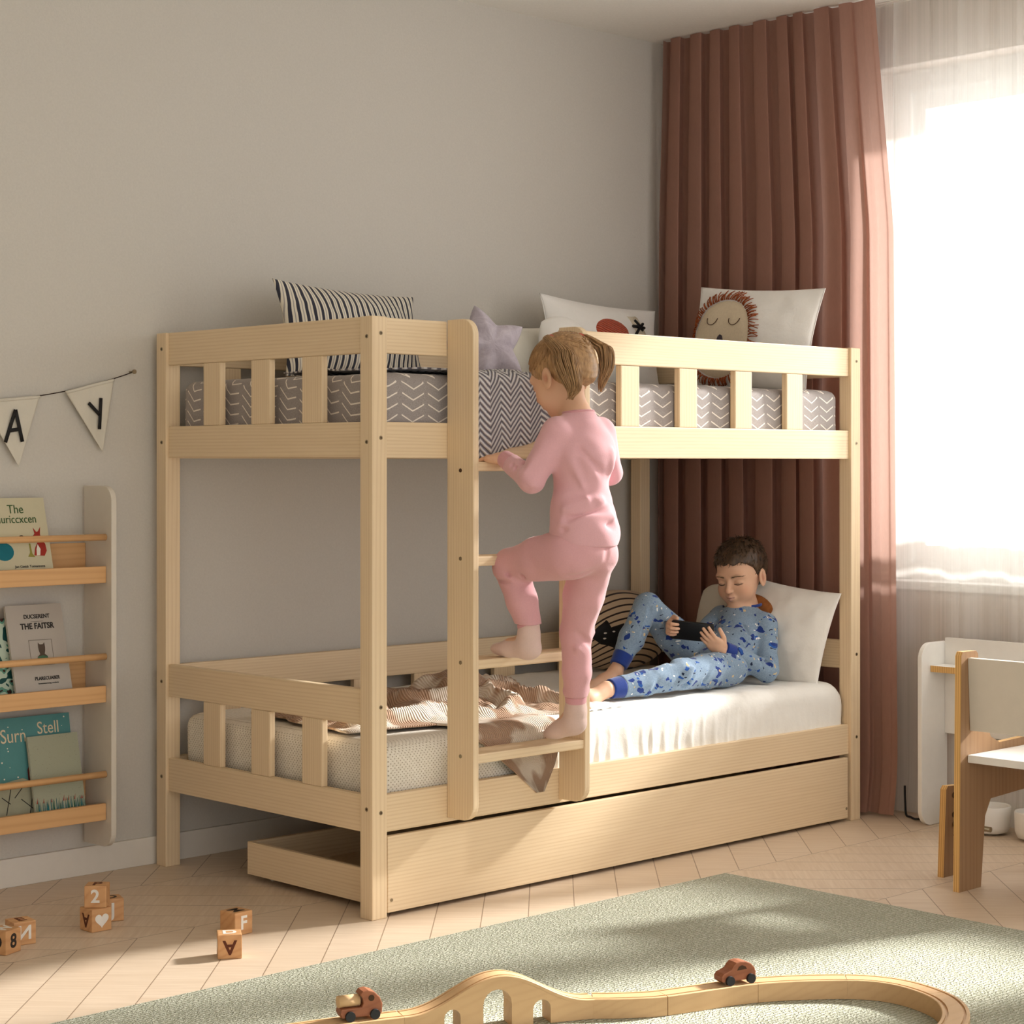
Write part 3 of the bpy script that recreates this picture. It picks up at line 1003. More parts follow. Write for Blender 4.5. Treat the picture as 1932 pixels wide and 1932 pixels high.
def throw():
    nu, nv = 110, 90
    def f(u, v):
        # u along the bed, v from the hanging hem (0) over the edge and across the mattress (1)
        hang = 0.215 - 0.09 * max(0, (u - 0.35)) / 0.65 + 0.01 * math.sin(u * 9)
        r = 0.035; L2 = 0.5 * PI * r; L3 = 0.46
        s = v * (hang + L2 + L3)
        zt = 1.468
        x = 0.215 + u * 0.50
        if s < hang: y, z = 0.002, zt - r - (hang - s)
        elif s < hang + L2:
            a = (s - hang) / r; y, z = 0.002 + r * (1 - math.cos(a)), zt - r + r * math.sin(a)
        else: y, z = 0.002 + r + (s - hang - L2), zt + 0.012 * max(0, fbm(x * 6, s * 6)) 
        if z < zt - r:
            d = (zt - r - z)
            y -= 0.006 + 0.010 * math.sin(x * 34 + 1) * min(1, d / 0.1) * 0.5 + 0.004 * fbm(x * 10, z * 6)
            x -= 0.02 * d * (u - 0.3)
        else: z += 0.004 * math.sin(x * 28)
        if x < 0.30 and z < zt - r * 0.9: y = max(y, 0.0)
        return (x, y, z)
    me = grid_mesh('throw', f, nu, nv)
    return with_uv(me, nu, nv, 0.5, 0.73)
# the left part stays on the mattress behind the rail; the hanging part falls between the ladder stiles
def throw2():
    nu, nv = 100, 100
    def f(u, v):
        x = 0.308 + u * 0.392
        hang = 0.225 - 0.105 * u ** 1.3 + 0.006 * math.sin(u * 11)
        r = 0.035; L2 = 0.5 * PI * r; L3 = 0.50
        s = v * (hang + L2 + L3); zt = 1.466
        if s < hang:
            z = zt - r - (hang - s); d = zt - r - z
            y = 0.001 - 0.004 * fbm(x * 9, z * 7) - 0.005 * math.sin(x * 30 + 0.5) * min(1, d / 0.08)
            y = min(y, 0.002)
        elif s < hang + L2:
            a = (s - hang) / r; y, z = 0.001 + r * (1 - math.cos(a)), zt - r + r * math.sin(a)
        else:
            y = 0.001 + r + (s - hang - L2)
            z = zt + 0.010 * max(-0.2, fbm(x * 6, y * 6)) + 0.004 * math.sin(x * 28)
        # spreads out over the mattress
        k = max(0, y - 0.03) / 0.4
        x = x + (u - 0.30) * 0.9 * min(1, k * 1.6) * 0.45 - 0.07 * min(1, k * 3) * (1 - u)
        return (x, y, z)
    me = grid_mesh('throw', f, nu, nv)
    return with_uv(me, nu, nv, 0.40, 0.76)
zt_ = link('knitted_throw', throw2(), zig_mat(), smooth=True); solidify(zt_, 0.005, 1)
tag(zt_, 'grey and white zigzag knitted throw hanging over the upper bunk edge between the ladder stiles', 'blanket')

def cable_mat():
    t = NT('beige_brown_cable_knit'); co = t.coord('UV'); x, y, z = t.xyz(co)
    n1 = t.noise(co, 7, 2)
    w = t.math('SINE', t.math('ADD', t.math('MULTIPLY', x, 960.0), t.math('MULTIPLY', t.math('SINE', t.math('MULTIPLY', y, 120.0)), 1.6)))
    w = t.math('ADD', t.math('MULTIPLY', w, 0.5), 0.5)
    geo = t.n('ShaderNodeNewGeometry').outputs['Backfacing']
    side = t.ramp(t.math('ADD', n1, t.math('MULTIPLY', y, 0.12)), [(0.47, (0, 0, 0, 1)), (0.53, (1, 1, 1, 1))])
    ca = t.ramp(w, [(0.1, lin((220, 202, 182))), (0.8, lin((238, 226, 210)))])
    cb = t.ramp(w, [(0.1, lin((166, 132, 106))), (0.8, lin((190, 158, 132)))])
    c = t.mix(side, ca, cb)
    return fabric(t, c, bump=w, bs=0.8, bd=0.004)
def cable():
    nu, nv = 170, 110
    def f(u, v):
        # lies crumpled across the foot half of the lower bunk
        x = 0.11 + u * 0.95 + 0.05 * (v - 0.5)
        y = 0.09 + v * 0.63 + 0.04 * fbm(u * 3, 2.0)
        # rim outline
        y = y + (0.10 * (1 - v)) * (0.5 + 0.5 * math.cos(u * PI * 1.2)) * (1 if u < 0.4 else max(0, 1 - (u - 0.4) * 4))
        e = min(1, 10 * min(u, 1 - u), 8 * min(v, 1 - v))
        z = 0.469 + 0.045 * e * (1 - min(1, 3.2 * abs(fbm(x * 4.2 + 3, y * 5.5, 1.7, 2)))) ** 1.5 + 0.020 * e * max(0, fbm(x * 11, y * 9, 5.0))
        z += 0.05 * math.exp(-((x - 0.80) / 0.14) ** 2 - ((y - 0.52) / 0.14) ** 2) * e
        z += 0.03 * math.exp(-((x - 0.55) / 0.05) ** 2) * e * (0.5 + 0.5 * math.sin(y * 20))
        # warp sideways for tucks
        x += 0.03 * fbm(x * 3, y * 5, 9.0); 
        return (x, y, z)
    me = grid_mesh('cable', f, nu, nv)
    return with_uv(me, nu, nv, 0.95, 0.65)
M_CAB = cable_mat()
cb_ = link('cable_blanket', cable(), M_CAB, smooth=True); solidify(cb_, 0.006, 1)
tag(cb_, 'beige and brown cable-knit blanket crumpled over the lower bunk behind the ladder', 'blanket')
def corner():
    nu, nv = 50, 60
    def f(u, v):
        # tongue of the blanket falling over the front edge, ending in a point
        s = v * 0.33
        r = 0.04
        if s < 0.10: y, z = 0.17 - s, 0.475
        elif s < 0.10 + 0.5 * PI * r:
            a = (s - 0.10) / r; y, z = 0.07 - 0.0 - r * math.sin(a), 0.475 - r + r * math.cos(a)
        else: y, z = 0.030 - 0.006, 0.475 - r - (s - 0.10 - 0.5 * PI * r)
        w0 = 0.32
        w = w0 * (1 - max(0, (v - 0.50)) / 0.50 * 0.94) + 0.012
        xc = 0.52 + 0.11 * v
        x = xc + (u - 0.5) * w
        y = min(y, 0.3) - 0.004 * math.sin(u * 14) * v - 0.006 * (v > 0.5)
        if z < 0.34: y = min(y, 0.004)
        elif z < 0.40: y = y + (0.004 - y) * (0.40 - z) / 0.06
        return (x, y, z + 0.004 * math.sin(u * 17) * (1 - v))
    me = grid_mesh('corner', f, nu, nv)
    return with_uv(me, nu, nv, 0.30, 0.33)
o = link('hanging_corner', corner(), M_CAB, cb_, smooth=True); solidify(o, 0.006, 1)

# sock-like white cloth edge by the boy's foot
def cloth():
    def f(u, v):
        x = 0.86 + 0.22 * u; y = 0.06 + 0.10 * v + 0.02 * u
        return (x, y, 0.470 + 0.012 * math.sin(PI * u) * math.sin(PI * v) + 0.004 * fbm(x * 40, y * 40))
    return grid_mesh('cloth', f, 40, 24)
o = link('muslin_cloth', cloth(), M_WP, smooth=True); solidify(o, 0.003, 1)
tag(o, 'small white crumpled muslin cloth lying on the sheet beside the feet of the boy', 'cloth')
# ================================================================ BOOKCASE
def shelf_panel(x0, x1):
    pts = rounded(0.882, WY - 0.0165, 0.100, 1.144, 0.045, 8, (1, 0, 0, 1))
    b = MB(); b.prism(pts, 0, x0, x1, 0.0015)
    return b.build('side_panel', CREAM, SH)
SH = thing('wall_bookcase', 'cream wall bookcase with beech ledges and rods left of the bed', 'bookcase', (-0.6, 0.96, 0.1))
SX0, SX1 = -0.96, -0.2395
shelf_panel(SX1, SX1 + 0.017); shelf_panel(SX0 - 0.017, SX0)
for zt in (0.912, 0.567, 0.227):
    b = MB(); b.box(SX0 + 0.001, SX1 - 0.001, 0.908, 0.922, zt - 0.048, zt, 0.0015); b.build('ledge_front', BEECH[0], SH)
    b = MB(); b.box(SX0 + 0.001, SX1 - 0.001, 0.9225, WY - 0.017, zt - 0.048, zt - 0.038); b.build('ledge_shelf', BEECH[0], SH)
    b = MB(); b.box(SX0 + 0.001, SX1 - 0.001, WY - 0.026, WY - 0.017, zt - 0.0375, zt + 0.065, 0.001); b.build('ledge_back', BEECH[0], SH)
    b = MB(); b.cyl((SX0 + 0.001, 0.912, zt + 0.084), (SX1 - 0.001, 0.912, zt + 0.084), 0.0095, seg=24); b.build('rod', BEECH[0], SH)

# ---------------------------------------------------------------- books (leaning on the ledges)
def book(name, label, x0, x1, zb, h, cover, yb=0.940, yt=1.000, thick=0.008, tilt=0.0):
    """cover faces the room; returns parent and the matrix of its cover plane (x right, y up, origin lower left)"""
    root = thing(name, label, 'book', ((x0 + x1) / 2, yb, zb), 'picture books on the wall bookcase')
    M = frame((x0, yb, zb), (math.cos(tilt), 0, math.sin(tilt)), (-math.sin(tilt), yt - yb, math.cos(tilt) * math.sqrt(h * h - (yt - yb) ** 2)))
    w = x1 - x0
    b = MB(); b.box(0, w, 0, h, -0.0015, 0, 0.0004); me = b.mesh('cover'); me.transform(M); link('front_cover', me, cover, root)
    b = MB(); b.box(0.002, w - 0.002, 0.002, h - 0.002, -thick, -0.0016); me = b.mesh('pages'); me.transform(M); link('pages', me, M_PAPER, root)
    b = MB(); b.box(0, w, 0, h, -thick - 0.0015, -thick - 0.0001); me = b.mesh('back'); me.transform(M); link('back_cover', me, cover, root)
    return root, M, w, h
M_PAPER = plain('paper', (228, 222, 208), 0.9, 0.05, 0.02)
def onc(M, x, y, z=0.0008): return M @ Matrix.Translation((x, y, z))
def blob(name, pts, M, mat, parent, z=0.0004, t_=0.0006):
    b = MB(); b.prism(pts, 2, z, z + t_); me = b.mesh(name); me.transform(M)
    return link(name, me, mat, parent)
G_DK = plain('ink_green', (62, 92, 52), 0.7); INK = plain('ink_black', (44, 40, 38), 0.7); RED = plain('ink_red', (158, 46, 34), 0.7)
TEAL = plain('ink_teal', (22, 110, 124), 0.7); OLV = plain('ink_olive', (146, 138, 62), 0.7); WHT = plain('ink_white', (232, 226, 212), 0.7)
YEL = plain('ink_yellow', (226, 178, 44), 0.7); GRN = plain('ink_leaf', (70, 110, 84), 0.7); BRN = plain('ink_brown', (86, 44, 30), 0.7)

# 1 fox book on the top ledge
cov = plain('cover_pale_olive', (198, 190, 160), 0.5, 0.3, 0.01)
B, M, w, h = book('picture_book', 'pale picture book with green title and red foxes on the top ledge', -0.585, -0.392, 0.876, 0.244, cov, 0.934, 1.000)
put_text('title_text', 'The', 0.036, onc(M, 0.098, 0.210), G_DK, B, squeeze=0.9)
put_text('title_text', 'Muriccxcen', 0.034, onc(M, 0.093, 0.181), G_DK, B, squeeze=0.85)
put_text('author_text', 'Jan Ginick Tomannens', 0.0105, onc(M, 0.120, 0.044), INK, B)
def fox(x, y, s, mirror=1):
    body = [(0, 0), (0.9, -0.05), (1.15, 0.35), (1.1, 0.9), (0.85, 1.25), (0.75, 1.7), (0.85, 2.3), (0.62, 1.95), (0.45, 1.9), (0.2, 2.25), (0.28, 1.75), (0.0, 1.5), (0.3, 1.35), (0.4, 1.0), (0.15, 0.6)]
    blob('fox_print', [(x + a * s * mirror, y + c * s) for a, c in body][::mirror], M, RED, B)
    blob('fox_print', [(x + a * s * mirror, y + c * s) for a, c in [(0.2, 0), (0.5, 0), (0.6, 0.5), (0.4, 0.9), (0.25, 0.5)]][::mirror], M, WHT, B, 0.0010)
fox(0.138, 0.075, 0.036)
blob('bird_print', [(0.045 + 0.03 * math.cos(a), 0.088 + 0.026 * math.sin(a)) for a in np.linspace(0, 2 * PI, 20)[:-1]], M, TEAL, B)
blob('bird_print', [(0.105 + 0.008 * math.cos(a), 0.128 + 0.007 * math.sin(a)) for a in np.linspace(0, 2 * PI, 14)[:-1]], M, INK, B)
blob('plant_print', [(0.118, 0.072), (0.140, 0.070), (0.132, 0.082), (0.130, 0.110), (0.126, 0.110), (0.126, 0.084)], M, OLV, B)

# 2 grey book and 3 colourful book on the middle ledge
cov = plain('cover_warm_grey', (176, 168, 158), 0.5, 0.3, 0.01)
B, M, w, h = book('picture_book', 'warm grey picture book with an owl portrait on the middle ledge', -0.513, -0.333, 0.531, 0.284, cov, 0.930, 1.004)
put_text('title_text', 'DUCSERENT', 0.0165, onc(M, 0.096, 0.249), INK, B, bold=0.0003, squeeze=0.9)
put_text('title_text', 'THE FAITSR', 0.0235, onc(M, 0.094, 0.221), INK, B, bold=0.0006, squeeze=0.88)
b = MB()
for x0, x1, y0, y1 in ((0.060, 0.134, 0.1805, 0.182), (0.060, 0.134, 0.108, 0.1095), (0.060, 0.0612, 0.108, 0.182), (0.1328, 0.134, 0.108, 0.182)): b.box(x0, x1, y0, y1, 0.0003, 0.0008)
me = b.mesh('frame'); me.transform(M); link('printed_frame', me, plain('ink_grey', (120, 112, 102), 0.7), B)
b = MB(); b.box(0.075, 0.115, 0.2345, 0.2352, 0.0003, 0.0008); me = b.mesh('rule'); me.transform(M); link('printed_rule', me, INK, B)
owl = [(0.080, 0.122), (0.118, 0.122), (0.114, 0.134), (0.106, 0.140), (0.109, 0.150), (0.110, 0.160), (0.109, 0.173), (0.104, 0.168), (0.094, 0.168), (0.089, 0.173), (0.088, 0.160), (0.089, 0.150), (0.092, 0.140), (0.084, 0.134)]
blob('owl_print', owl, M, plain('ink_owl', (84, 70, 58), 0.7), B)
blob('owl_print', [(0.080, 0.122), (0.118, 0.122), (0.114, 0.133), (0.099, 0.136), (0.084, 0.133)], M, GRN, B, 0.0010)
put_text('author_text', 'PLARECUABER', 0.0135, onc(M, 0.104, 0.070), INK, B, bold=0.0003, squeeze=0.9)
put_text('author_text', 'bonenweoreung condacts', 0.0062, onc(M, 0.106, 0.056), INK, B)
def collage():
    t = NT('cover_collage'); co = t.coord(); n = t.noise(t.mapping(co, loc=(3, 1, 2)), 22, 1, 0.3, 1.5)
    x, y, z = t.xyz(co)
    up = t.ramp(n, [(0.0, lin((24, 74, 70))), (0.40, lin((190, 206, 186))), (0.55, lin((96, 150, 130))), (0.62, lin((60, 34, 26)))], 'CONSTANT')
    dn = t.ramp(n, [(0.0, lin((226, 190, 50))), (0.42, lin((168, 36, 34))), (0.60, lin((70, 26, 24)))], 'CONSTANT')
    c = t.mix(t.math('LESS_THAN', z, 0.105), up, dn)
    return t.base(c, 0.5)
B, M, w, h = book('picture_book', 'colourful teal, red and yellow picture book behind the grey owl book', -0.680, -0.488, 0.531, 0.245, collage(), 0.960, 1.012, thick=0.006)

# 4 teal starry book and 5 sage book on the bottom ledge
cov = plain('cover_teal', (78, 134, 134), 0.5, 0.3, 0.02)
B, M, w, h = book('picture_book', 'teal starry picture book with cream script title on the bottom ledge', -0.560, -0.302, 0.191, 0.300, cov, 0.958, 1.010, thick=0.007)
put_text('title_text', 'Surn', 0.056, onc(M, 0.072, 0.247), plain('ink_cream', (216, 200, 170), 0.7), B, squeeze=0.8)
put_text('title_text', 'Stell', 0.050, onc(M, 0.185, 0.262), plain('ink_cream', (216, 200, 170), 0.7), B, squeeze=0.85)
random.seed(11); b = MB()
for i in range(26):
    x, y = random.uniform(0.01, 0.24), random.uniform(0.12, 0.29); r = random.uniform(0.0012, 0.0026)
    b.prism([(x + r * math.cos(a), y + r * math.sin(a)) for a in np.linspace(0, 2 * PI, 8)[:-1]], 2, 0.0003, 0.0009)
me = b.mesh('stars'); me.transform(M); link('printed_stars', me, WHT, B)
blob('bird_print', [(0.118, 0.10), (0.150, 0.095), (0.158, 0.13), (0.152, 0.168), (0.135, 0.178), (0.128, 0.20), (0.120, 0.196), (0.122, 0.176), (0.108, 0.150), (0.108, 0.12)], M, plain('ink_maroon', (92, 32, 30), 0.7), B)
blob('snowy_ground_print', [(0.002, 0.002), (0.255, 0.002), (0.255, 0.085), (0.16, 0.10), (0.09, 0.128), (0.03, 0.120), (0.002, 0.125)], M, plain('ink_pale_sage', (158, 156, 132), 0.7), B)
tu = []
for a in ((0.10, 0.01, 0.12, 0.09), (0.12, 0.05, 0.16, 0.08), (0.115, 0.04, 0.08, 0.07), (0.16, 0.02, 0.13, 0.05), (0.03, 0.03, 0.05, 0.10), (0.045, 0.06, 0.02, 0.08), (0.06, 0.075, 0.10, 0.115)):
    tu.append(np.array([tuple(M @ Vector((a[0] + (a[2] - a[0]) * k / 3, a[1] + (a[3] - a[1]) * k / 3, 0.0012))) for k in range(4)]))
tube_obj('branch_print', tu, [np.full(4, 0.0012)] * len(tu), INK, B)
cov = NT('cover_sage'); x, y, z = cov.xyz(cov.coord()); n = cov.noise(cov.coord(), 300, 2)
sp = cov.math('GREATER_THAN', n, 0.70)
cov.base(cov.mix(cov.math('MULTIPLY', sp, 0.5), lin((158, 160, 138)), lin((96, 92, 70))), 0.6); cov = cov.m
B, M, w, h = book('picture_book', 'sage green picture book with grass along its foot, in front of the teal book', -0.452, -0.289, 0.191, 0.246, cov, 0.932, 0.986)
random.seed(4)
for mat, nme, n_ in [(TEAL, 'grass_print', 46), (GRN, 'grass_print', 46)] + [(RED, 'flower_print', 1)] * 9:
    b = MB()
    for i in range(n_):
        x = random.uniform(0.003, 0.158); hh = random.uniform(0.010, 0.028) + (0.006 if mat is RED else 0)
        y0 = 0.038 if mat is not RED else 0.055
        if i == 0 and mat is not RED: b.box(0.002, 0.160, y0 - 0.0345, y0 - 0.033, 0.0002, 0.0006)
        b.prism([(x, y0 - 0.034 if mat is not RED else y0), (x + 0.003, y0 - 0.034 if mat is not RED else y0), (x + 0.0035 + random.uniform(-0.003, 0.003), y0 + hh * (1 if mat is not RED else 0.5))], 2, 0.0003, 0.0008)
    me = b.mesh(nme); me.transform(M); link(nme, me, mat, B)

# ================================================================ BUNTING
BU = thing('letter_bunting', 'off-white pennant bunting with black letters strung above the bookcase', 'bunting', (-0.3, 1.03, 1.4))
M_CAN = white_cotton('canvas', (214, 208, 194))
def string_pt(x):
    # sags from the nail at (-0.075, 1.481)
    t_ = (-0.075 - x)
    return 1.481 - 0.34 * t_ + 0.30 * t_ * t_
xs = np.linspace(-0.075, -1.0, 50)
tube_obj('string', [np.array([(x, 1.030, string_pt(x)) for x in xs])], [np.full(50, 0.0016)], plain('dark_cord', (52, 36, 32), 0.8), BU)
b = MB(); b.cyl((-0.074, WY - 0.001, 1.483), (-0.074, 1.018, 1.483), 0.0022, seg=10); b.cyl((-0.074, 1.019, 1.483), (-0.074, 1.016, 1.483), 0.007, seg=16)
b.build('nail', METAL, BU)
def pennant(xa, xb, tip, letter, rot):
    za, zb = string_pt(xa), string_pt(xb)
    def f(u, v):
        top = Vector((xa + (xb - xa) * u, 0, za + (zb - za) * u))
        p_ = top.lerp(Vector((tip[0], 0, tip[1])), v * 0.995)
        p_.y = 1.026 - 0.004 * math.sin(u * 9) * (1 - v) - 0.002 * v
        return p_
    fl = link('pennant', grid_mesh('pennant', f, 24, 20), M_CAN, BU, smooth=True); solidify(fl, 0.002, 0)
    hm = tube_obj('hem', [np.array([tuple(f(u, 0.02)) for u in np.linspace(0, 1, 16)])], [np.full(16, 0.005)], M_CAN, fl)
    c = f(0.5, 0.42); c = Vector((c.x, 1.0195, c.z))
    tu = []
    for (x0, y0, x1, y1) in letter:
        ca, sa = math.cos(rot), math.sin(rot)
        P = [(c.x + (x0 + (x1 - x0) * k / 4) * ca - (y0 + (y1 - y0) * k / 4) * sa, c.y, c.z + (x0 + (x1 - x0) * k / 4) * sa + (y0 + (y1 - y0) * k / 4) * ca) for k in range(5)]
        tu.append(np.array(P))
    V, F = tubes(tu, [np.full(5, 0.0058)] * len(tu), 8)
    for v in V: v[1] = c.y + (v[1] - c.y) * 0.25
    link('painted_letter', from_np('letter', V, F), BLACKP, fl, smooth=True)
pennant(-0.575, -0.388, (-0.457, 1.201), [(-0.030, -0.045, 0.002, 0.048), (0.002, 0.048, 0.024, -0.043), (-0.018, -0.012, 0.018, -0.006)], 0)
pennant(-0.304, -0.140, (-0.180, 1.243), [(-0.024, 0.030, 0.012, -0.006), (0.018, 0.044, 0.010, -0.048)], math.radians(2))
pennant(-0.830, -0.650, (-0.72, 1.17), [(-0.02, 0.04, -0.02, -0.04)], 0)

# ================================================================ ALPHABET BLOCKS
M_BLK = wood('block_wood', 0, (206, 158, 110), (176, 122, 76), lines=30)
BURN = plain('burnt_letter', (92, 46, 26), 0.7); WPAINT = plain('white_paint', (232, 228, 220), 0.6); BPAINT = plain('black_paint', (52, 44, 38), 0.6)
def heart_mesh(s):
    pts = []
    for i in range(40):
        a = 2 * PI * i / 40
        pts.append((s * 16 * math.sin(a) ** 3 / 17, s * (13 * math.cos(a) - 5 * math.cos(2 * a) - 2 * math.cos(3 * a) - math.cos(4 * a)) / 17))
    b = MB(); b.prism(pts, 2, -0.0004, 0.0004); return b.mesh('heart')
def block(label, c, rotdeg, s, z0, fl, fr, top=None):
    """c: centre; fl: sign on the face toward the photo's left (-x side), fr: sign on the -y side"""
    root = thing('alphabet_block', label, 'toy block', (c[0], c[1], z0), 'wooden alphabet blocks on the floor')
    R = Matrix.Translation((c[0], c[1], z0)) @ Matrix.Rotation(math.radians(rotdeg), 4, 'Z')
    b = MB(); b.box(-s / 2, s / 2, -s / 2, s / 2, 0, s, 0.0025); me = b.mesh('cube_body'); me.transform(R); link('cube_body', me, M_BLK, root)
    def sign(spec, M):
        txt, mat, turn, mir, size = spec
        if txt == 'heart': me = heart_mesh(s * 0.36)
        else: me = text_mesh(txt, size or s * 0.82, 0.0004, mir, 0.0012)
        me.transform(Matrix.Rotation(math.radians(turn), 4, 'Z')); me.transform(M)
        link('painted_sign', me, mat, root)
    if fl: sign(fl, R @ frame((-s / 2, 0, s / 2), (0, -1, 0), (0, 0, 1)))
    if fr: sign(fr, R @ frame((0, -s / 2, s / 2), (1, 0, 0), (0, 0, 1)))
    if top: sign(top, R @ frame((0, 0, s), (1, 0, 0), (0, 1, 0)))
    return root
S = 0.059
block('wooden block with a burnt upside-down A, casting a shadow near the bed post', (-0.490, -0.042), -33, S, 0.0003, ('heart', WPAINT, 0, False, None), ('A', BURN, 180, False, None), ('D', WPAINT, 0, False, None))
block('wooden block with a white letter F just behind the other block', (-0.336, 0.142), 5, S, 0.0003, None, ('F', WPAINT, 0, False, None), ('M', BPAINT, 90, False, None))
block('wooden block with upside-down A and white heart, bottom of the little stack', (-0.576, 0.426), 0, S, 0.0003, ('A', BURN, 180, False, None), ('heart', WPAINT, 0, False, None), ('O', BURN, 0, False, None))
block('wooden block with a white number 2, on top of another block', (-0.568, 0.432), -42, S * 0.96, S + 0.0008, None, ('2', WPAINT, 0, False, None), ('P', BURN, 0, False, None))
block('wooden block half hidden behind the little stack', (-0.486, 0.498), -20, S, 0.0003, None, ('J', WPAINT, 0, False, None), ('D', BPAINT, 0, False, None))
block('wooden block with a black number 8 at the left edge', (-0.868, 0.378), 22, S, 0.0003, ('D', BPAINT, 0, False, None), ('8', BPAINT, 0, False, None), ('W', WPAINT, 0, False, None))
block('wooden block with a white mirrored N behind the block marked 8', (-0.790, 0.434), -8, S, 0.0003, None, ('N', WPAINT, 0, True, None), ('E', BURN, 0, False, None))

# ================================================================ TOY TRACK
RZ = 0.0115     # rug surface
def spline(P, n):
    P = np.array(P, float); m = len(P)
    Q = np.vstack([2 * P[0] - P[1], P, 2 * P[-1] - P[-2]]); out = []
    for i in range(m - 1):
        p0, p1, p2, p3 = Q[i], Q[i + 1], Q[i + 2], Q[i + 3]
        for k in range(n):
            t_ = k / n
            out.append(0.5 * ((2 * p1) + (-p0 + p2) * t_ + (2 * p0 - 5 * p1 + 4 * p2 - p3) * t_ ** 2 + (-p0 + 3 * p1 - 3 * p2 + p3) * t_ ** 3))
    out.append(Q[-2]); return np.array(out)
TW, TH = 0.058, 0.042
def sweep(path, top, bottom, parent, name, cap=0.0012):
    """track section with two grooves; path (n,2), top (n,), bottom (n,) heights"""
    n = len(path)
    T = np.gradient(path, axis=0); T /= np.linalg.norm(T, axis=1, keepdims=True)
    N = np.stack([-T[:, 1], T[:, 0]], 1)
    hw = TW / 2
    prof = [(-hw, 'b'), (-hw, 0), (-hw + 0.0015, 0.0012), (-0.0215, 0.0012), (-0.0215, -0.003), (-0.0155, -0.003), (-0.0155, 0.0012), (0.0155, 0.0012), (0.0155, -0.003), (0.0215, -0.003), (0.0215, 0.0012), (hw - 0.0015, 0.0012), (hw, 0), (hw, 'b')]
    m = len(prof); V, F = [], []
    for i in range(n):
        for o, z in prof:
            p_ = path[i] + N[i] * o
            V.append((p_[0], p_[1], bottom[i] if z == 'b' else top[i] - 0.0012 + z))
    for i in range(n - 1):
        for k in range(m):
            j = (k + 1) % m
            F.append((i * m + k, i * m + j, (i + 1) * m + j, (i + 1) * m + k))
    F.append(tuple(range(m))); F.append(tuple((n - 1) * m + k for k in range(m))[::-1])
    me = from_np(name, V, F)
    bm = bmesh.new(); bm.from_mesh(me); bmesh.ops.recalc_face_normals(bm, faces=bm.faces); bm.to_mesh(me); bm.free()
    return link(name, me, TRACKW, parent)
TR = thing('toy_train_track', 'pale wooden toy track with a humped bridge and a curve on the rug', 'toy track', (-0.1, -1.1, RZ))
flat = spline([(-0.250, -1.045), (-0.205, -1.085), (-0.140, -1.128), (-0.055, -1.156), (0.075, -1.196), (0.185, -1.259), (0.290, -1.352), (0.326, -1.450), (0.297, -1.570), (0.222, -1.655), (0.110, -1.715), (-0.03, -1.74)], 10)
cuts = [0, 22, 42, 58, 78, len(flat) - 1]
for a, c in zip(cuts[:-1], cuts[1:]):
    seg = flat[a:c + 1].copy()
    seg[0] += (seg[1] - seg[0]) * 0.06; seg[-1] -= (seg[-1] - seg[-2]) * 0.06
    sweep(seg, np.full(len(seg), RZ + TH), np.full(len(seg), RZ + 0.0003), TR, 'track_piece')
# bridge
A, Bp = np.array([-0.640, -0.862]), np.array([-0.2525, -1.0435])
nb = 60
bp = np.array([A + (Bp - A) * i / nb for i in range(nb + 1)])
bt = np.array([RZ + TH + 0.068 * (0.5 - 0.5 * math.cos(2 * PI * min(1, max(0, i / nb)))) ** 1.15 for i in range(nb + 1)])
br = sweep(bp, bt, bt - 0.008, TR, 'bridge_deck')
# bridge body with three arches: polygon in (s, z), extruded across
L = float(np.linalg.norm(Bp - A))
def arch(c, w, h):
    pts = [(c - w / 2, 0.0)]
    for i in range(9):
        a = PI - PI * i / 8
        pts.append((c + w / 2 * math.cos(a), h - w / 2 + w / 2 * math.sin(a)))
    pts.append((c + w / 2, 0.0)); return pts
poly = [(0, 0)]
for c, w, h in ((0.105, 0.036, 0.048), (0.205, 0.064, 0.082), (0.305, 0.040, 0.052)): poly += arch(c, w, h)
poly += [(L, 0)]
for i in range(nb, -1, -1): poly.append((L * i / nb, bt[i] - RZ - 0.0085))
dirx = (Bp - A) / L
MX = frame((A[0], A[1], RZ + 0.0003), (dirx[0], dirx[1], 0), (0, 0, 1))
b = MB(); b.prism(poly, 2, -TW / 2 + 0.001, TW / 2 - 0.001); me = b.mesh('bridge_body')
bmt = bmesh.new(); bmt.from_mesh(me); bmesh.ops.triangulate(bmt, faces=[f for f in bmt.faces if len(f.verts) > 4]); bmt.to_mesh(me); bmt.free()
me.transform(MX); link('bridge_body', me, TRACKW, TR)
lead = spline([(-0.98, -0.74), (-0.90, -0.772), (-0.80, -0.80), (-0.72, -0.830), (-0.642, -0.861)], 8)
sweep(lead, np.full(len(lead), RZ + TH), np.full(len(lead), RZ + 0.0003), TR, 'track_piece')

# ---------------------------------------------------------------- toy vehicles
def toy(name, label, cat, loc, yaw, body_pts, width, hubs, wr, extras):
    root = thing(name, label, cat, loc)
    R = Matrix.Translation(loc) @ Matrix.Rotation(yaw, 4, 'Z')
    b = MB(); b.prism(body_pts, 1, -width / 2, width / 2, 0.0022); me = b.mesh('body'); me.transform(R)
    bd = link('body', me, WALNUT, root)
    for x in hubs:
        for s in (-1, 1):
            b = MB(); b.cyl((x, s * (width / 2 - 0.001), wr), (x, s * (width / 2 + 0.007), wr), wr, seg=24); me = b.mesh('wheel'); me.transform(R)
            link('wheel', me, RUBBER, root, smooth=False)
    extras(root, R)
    return root
def arc(cx, cy, r, a0, a1, n=8): return [(cx + r * math.cos(math.radians(a0 + (a1 - a0) * i / n)), cy + r * math.sin(math.radians(a0 + (a1 - a0) * i / n))) for i in range(n + 1)]
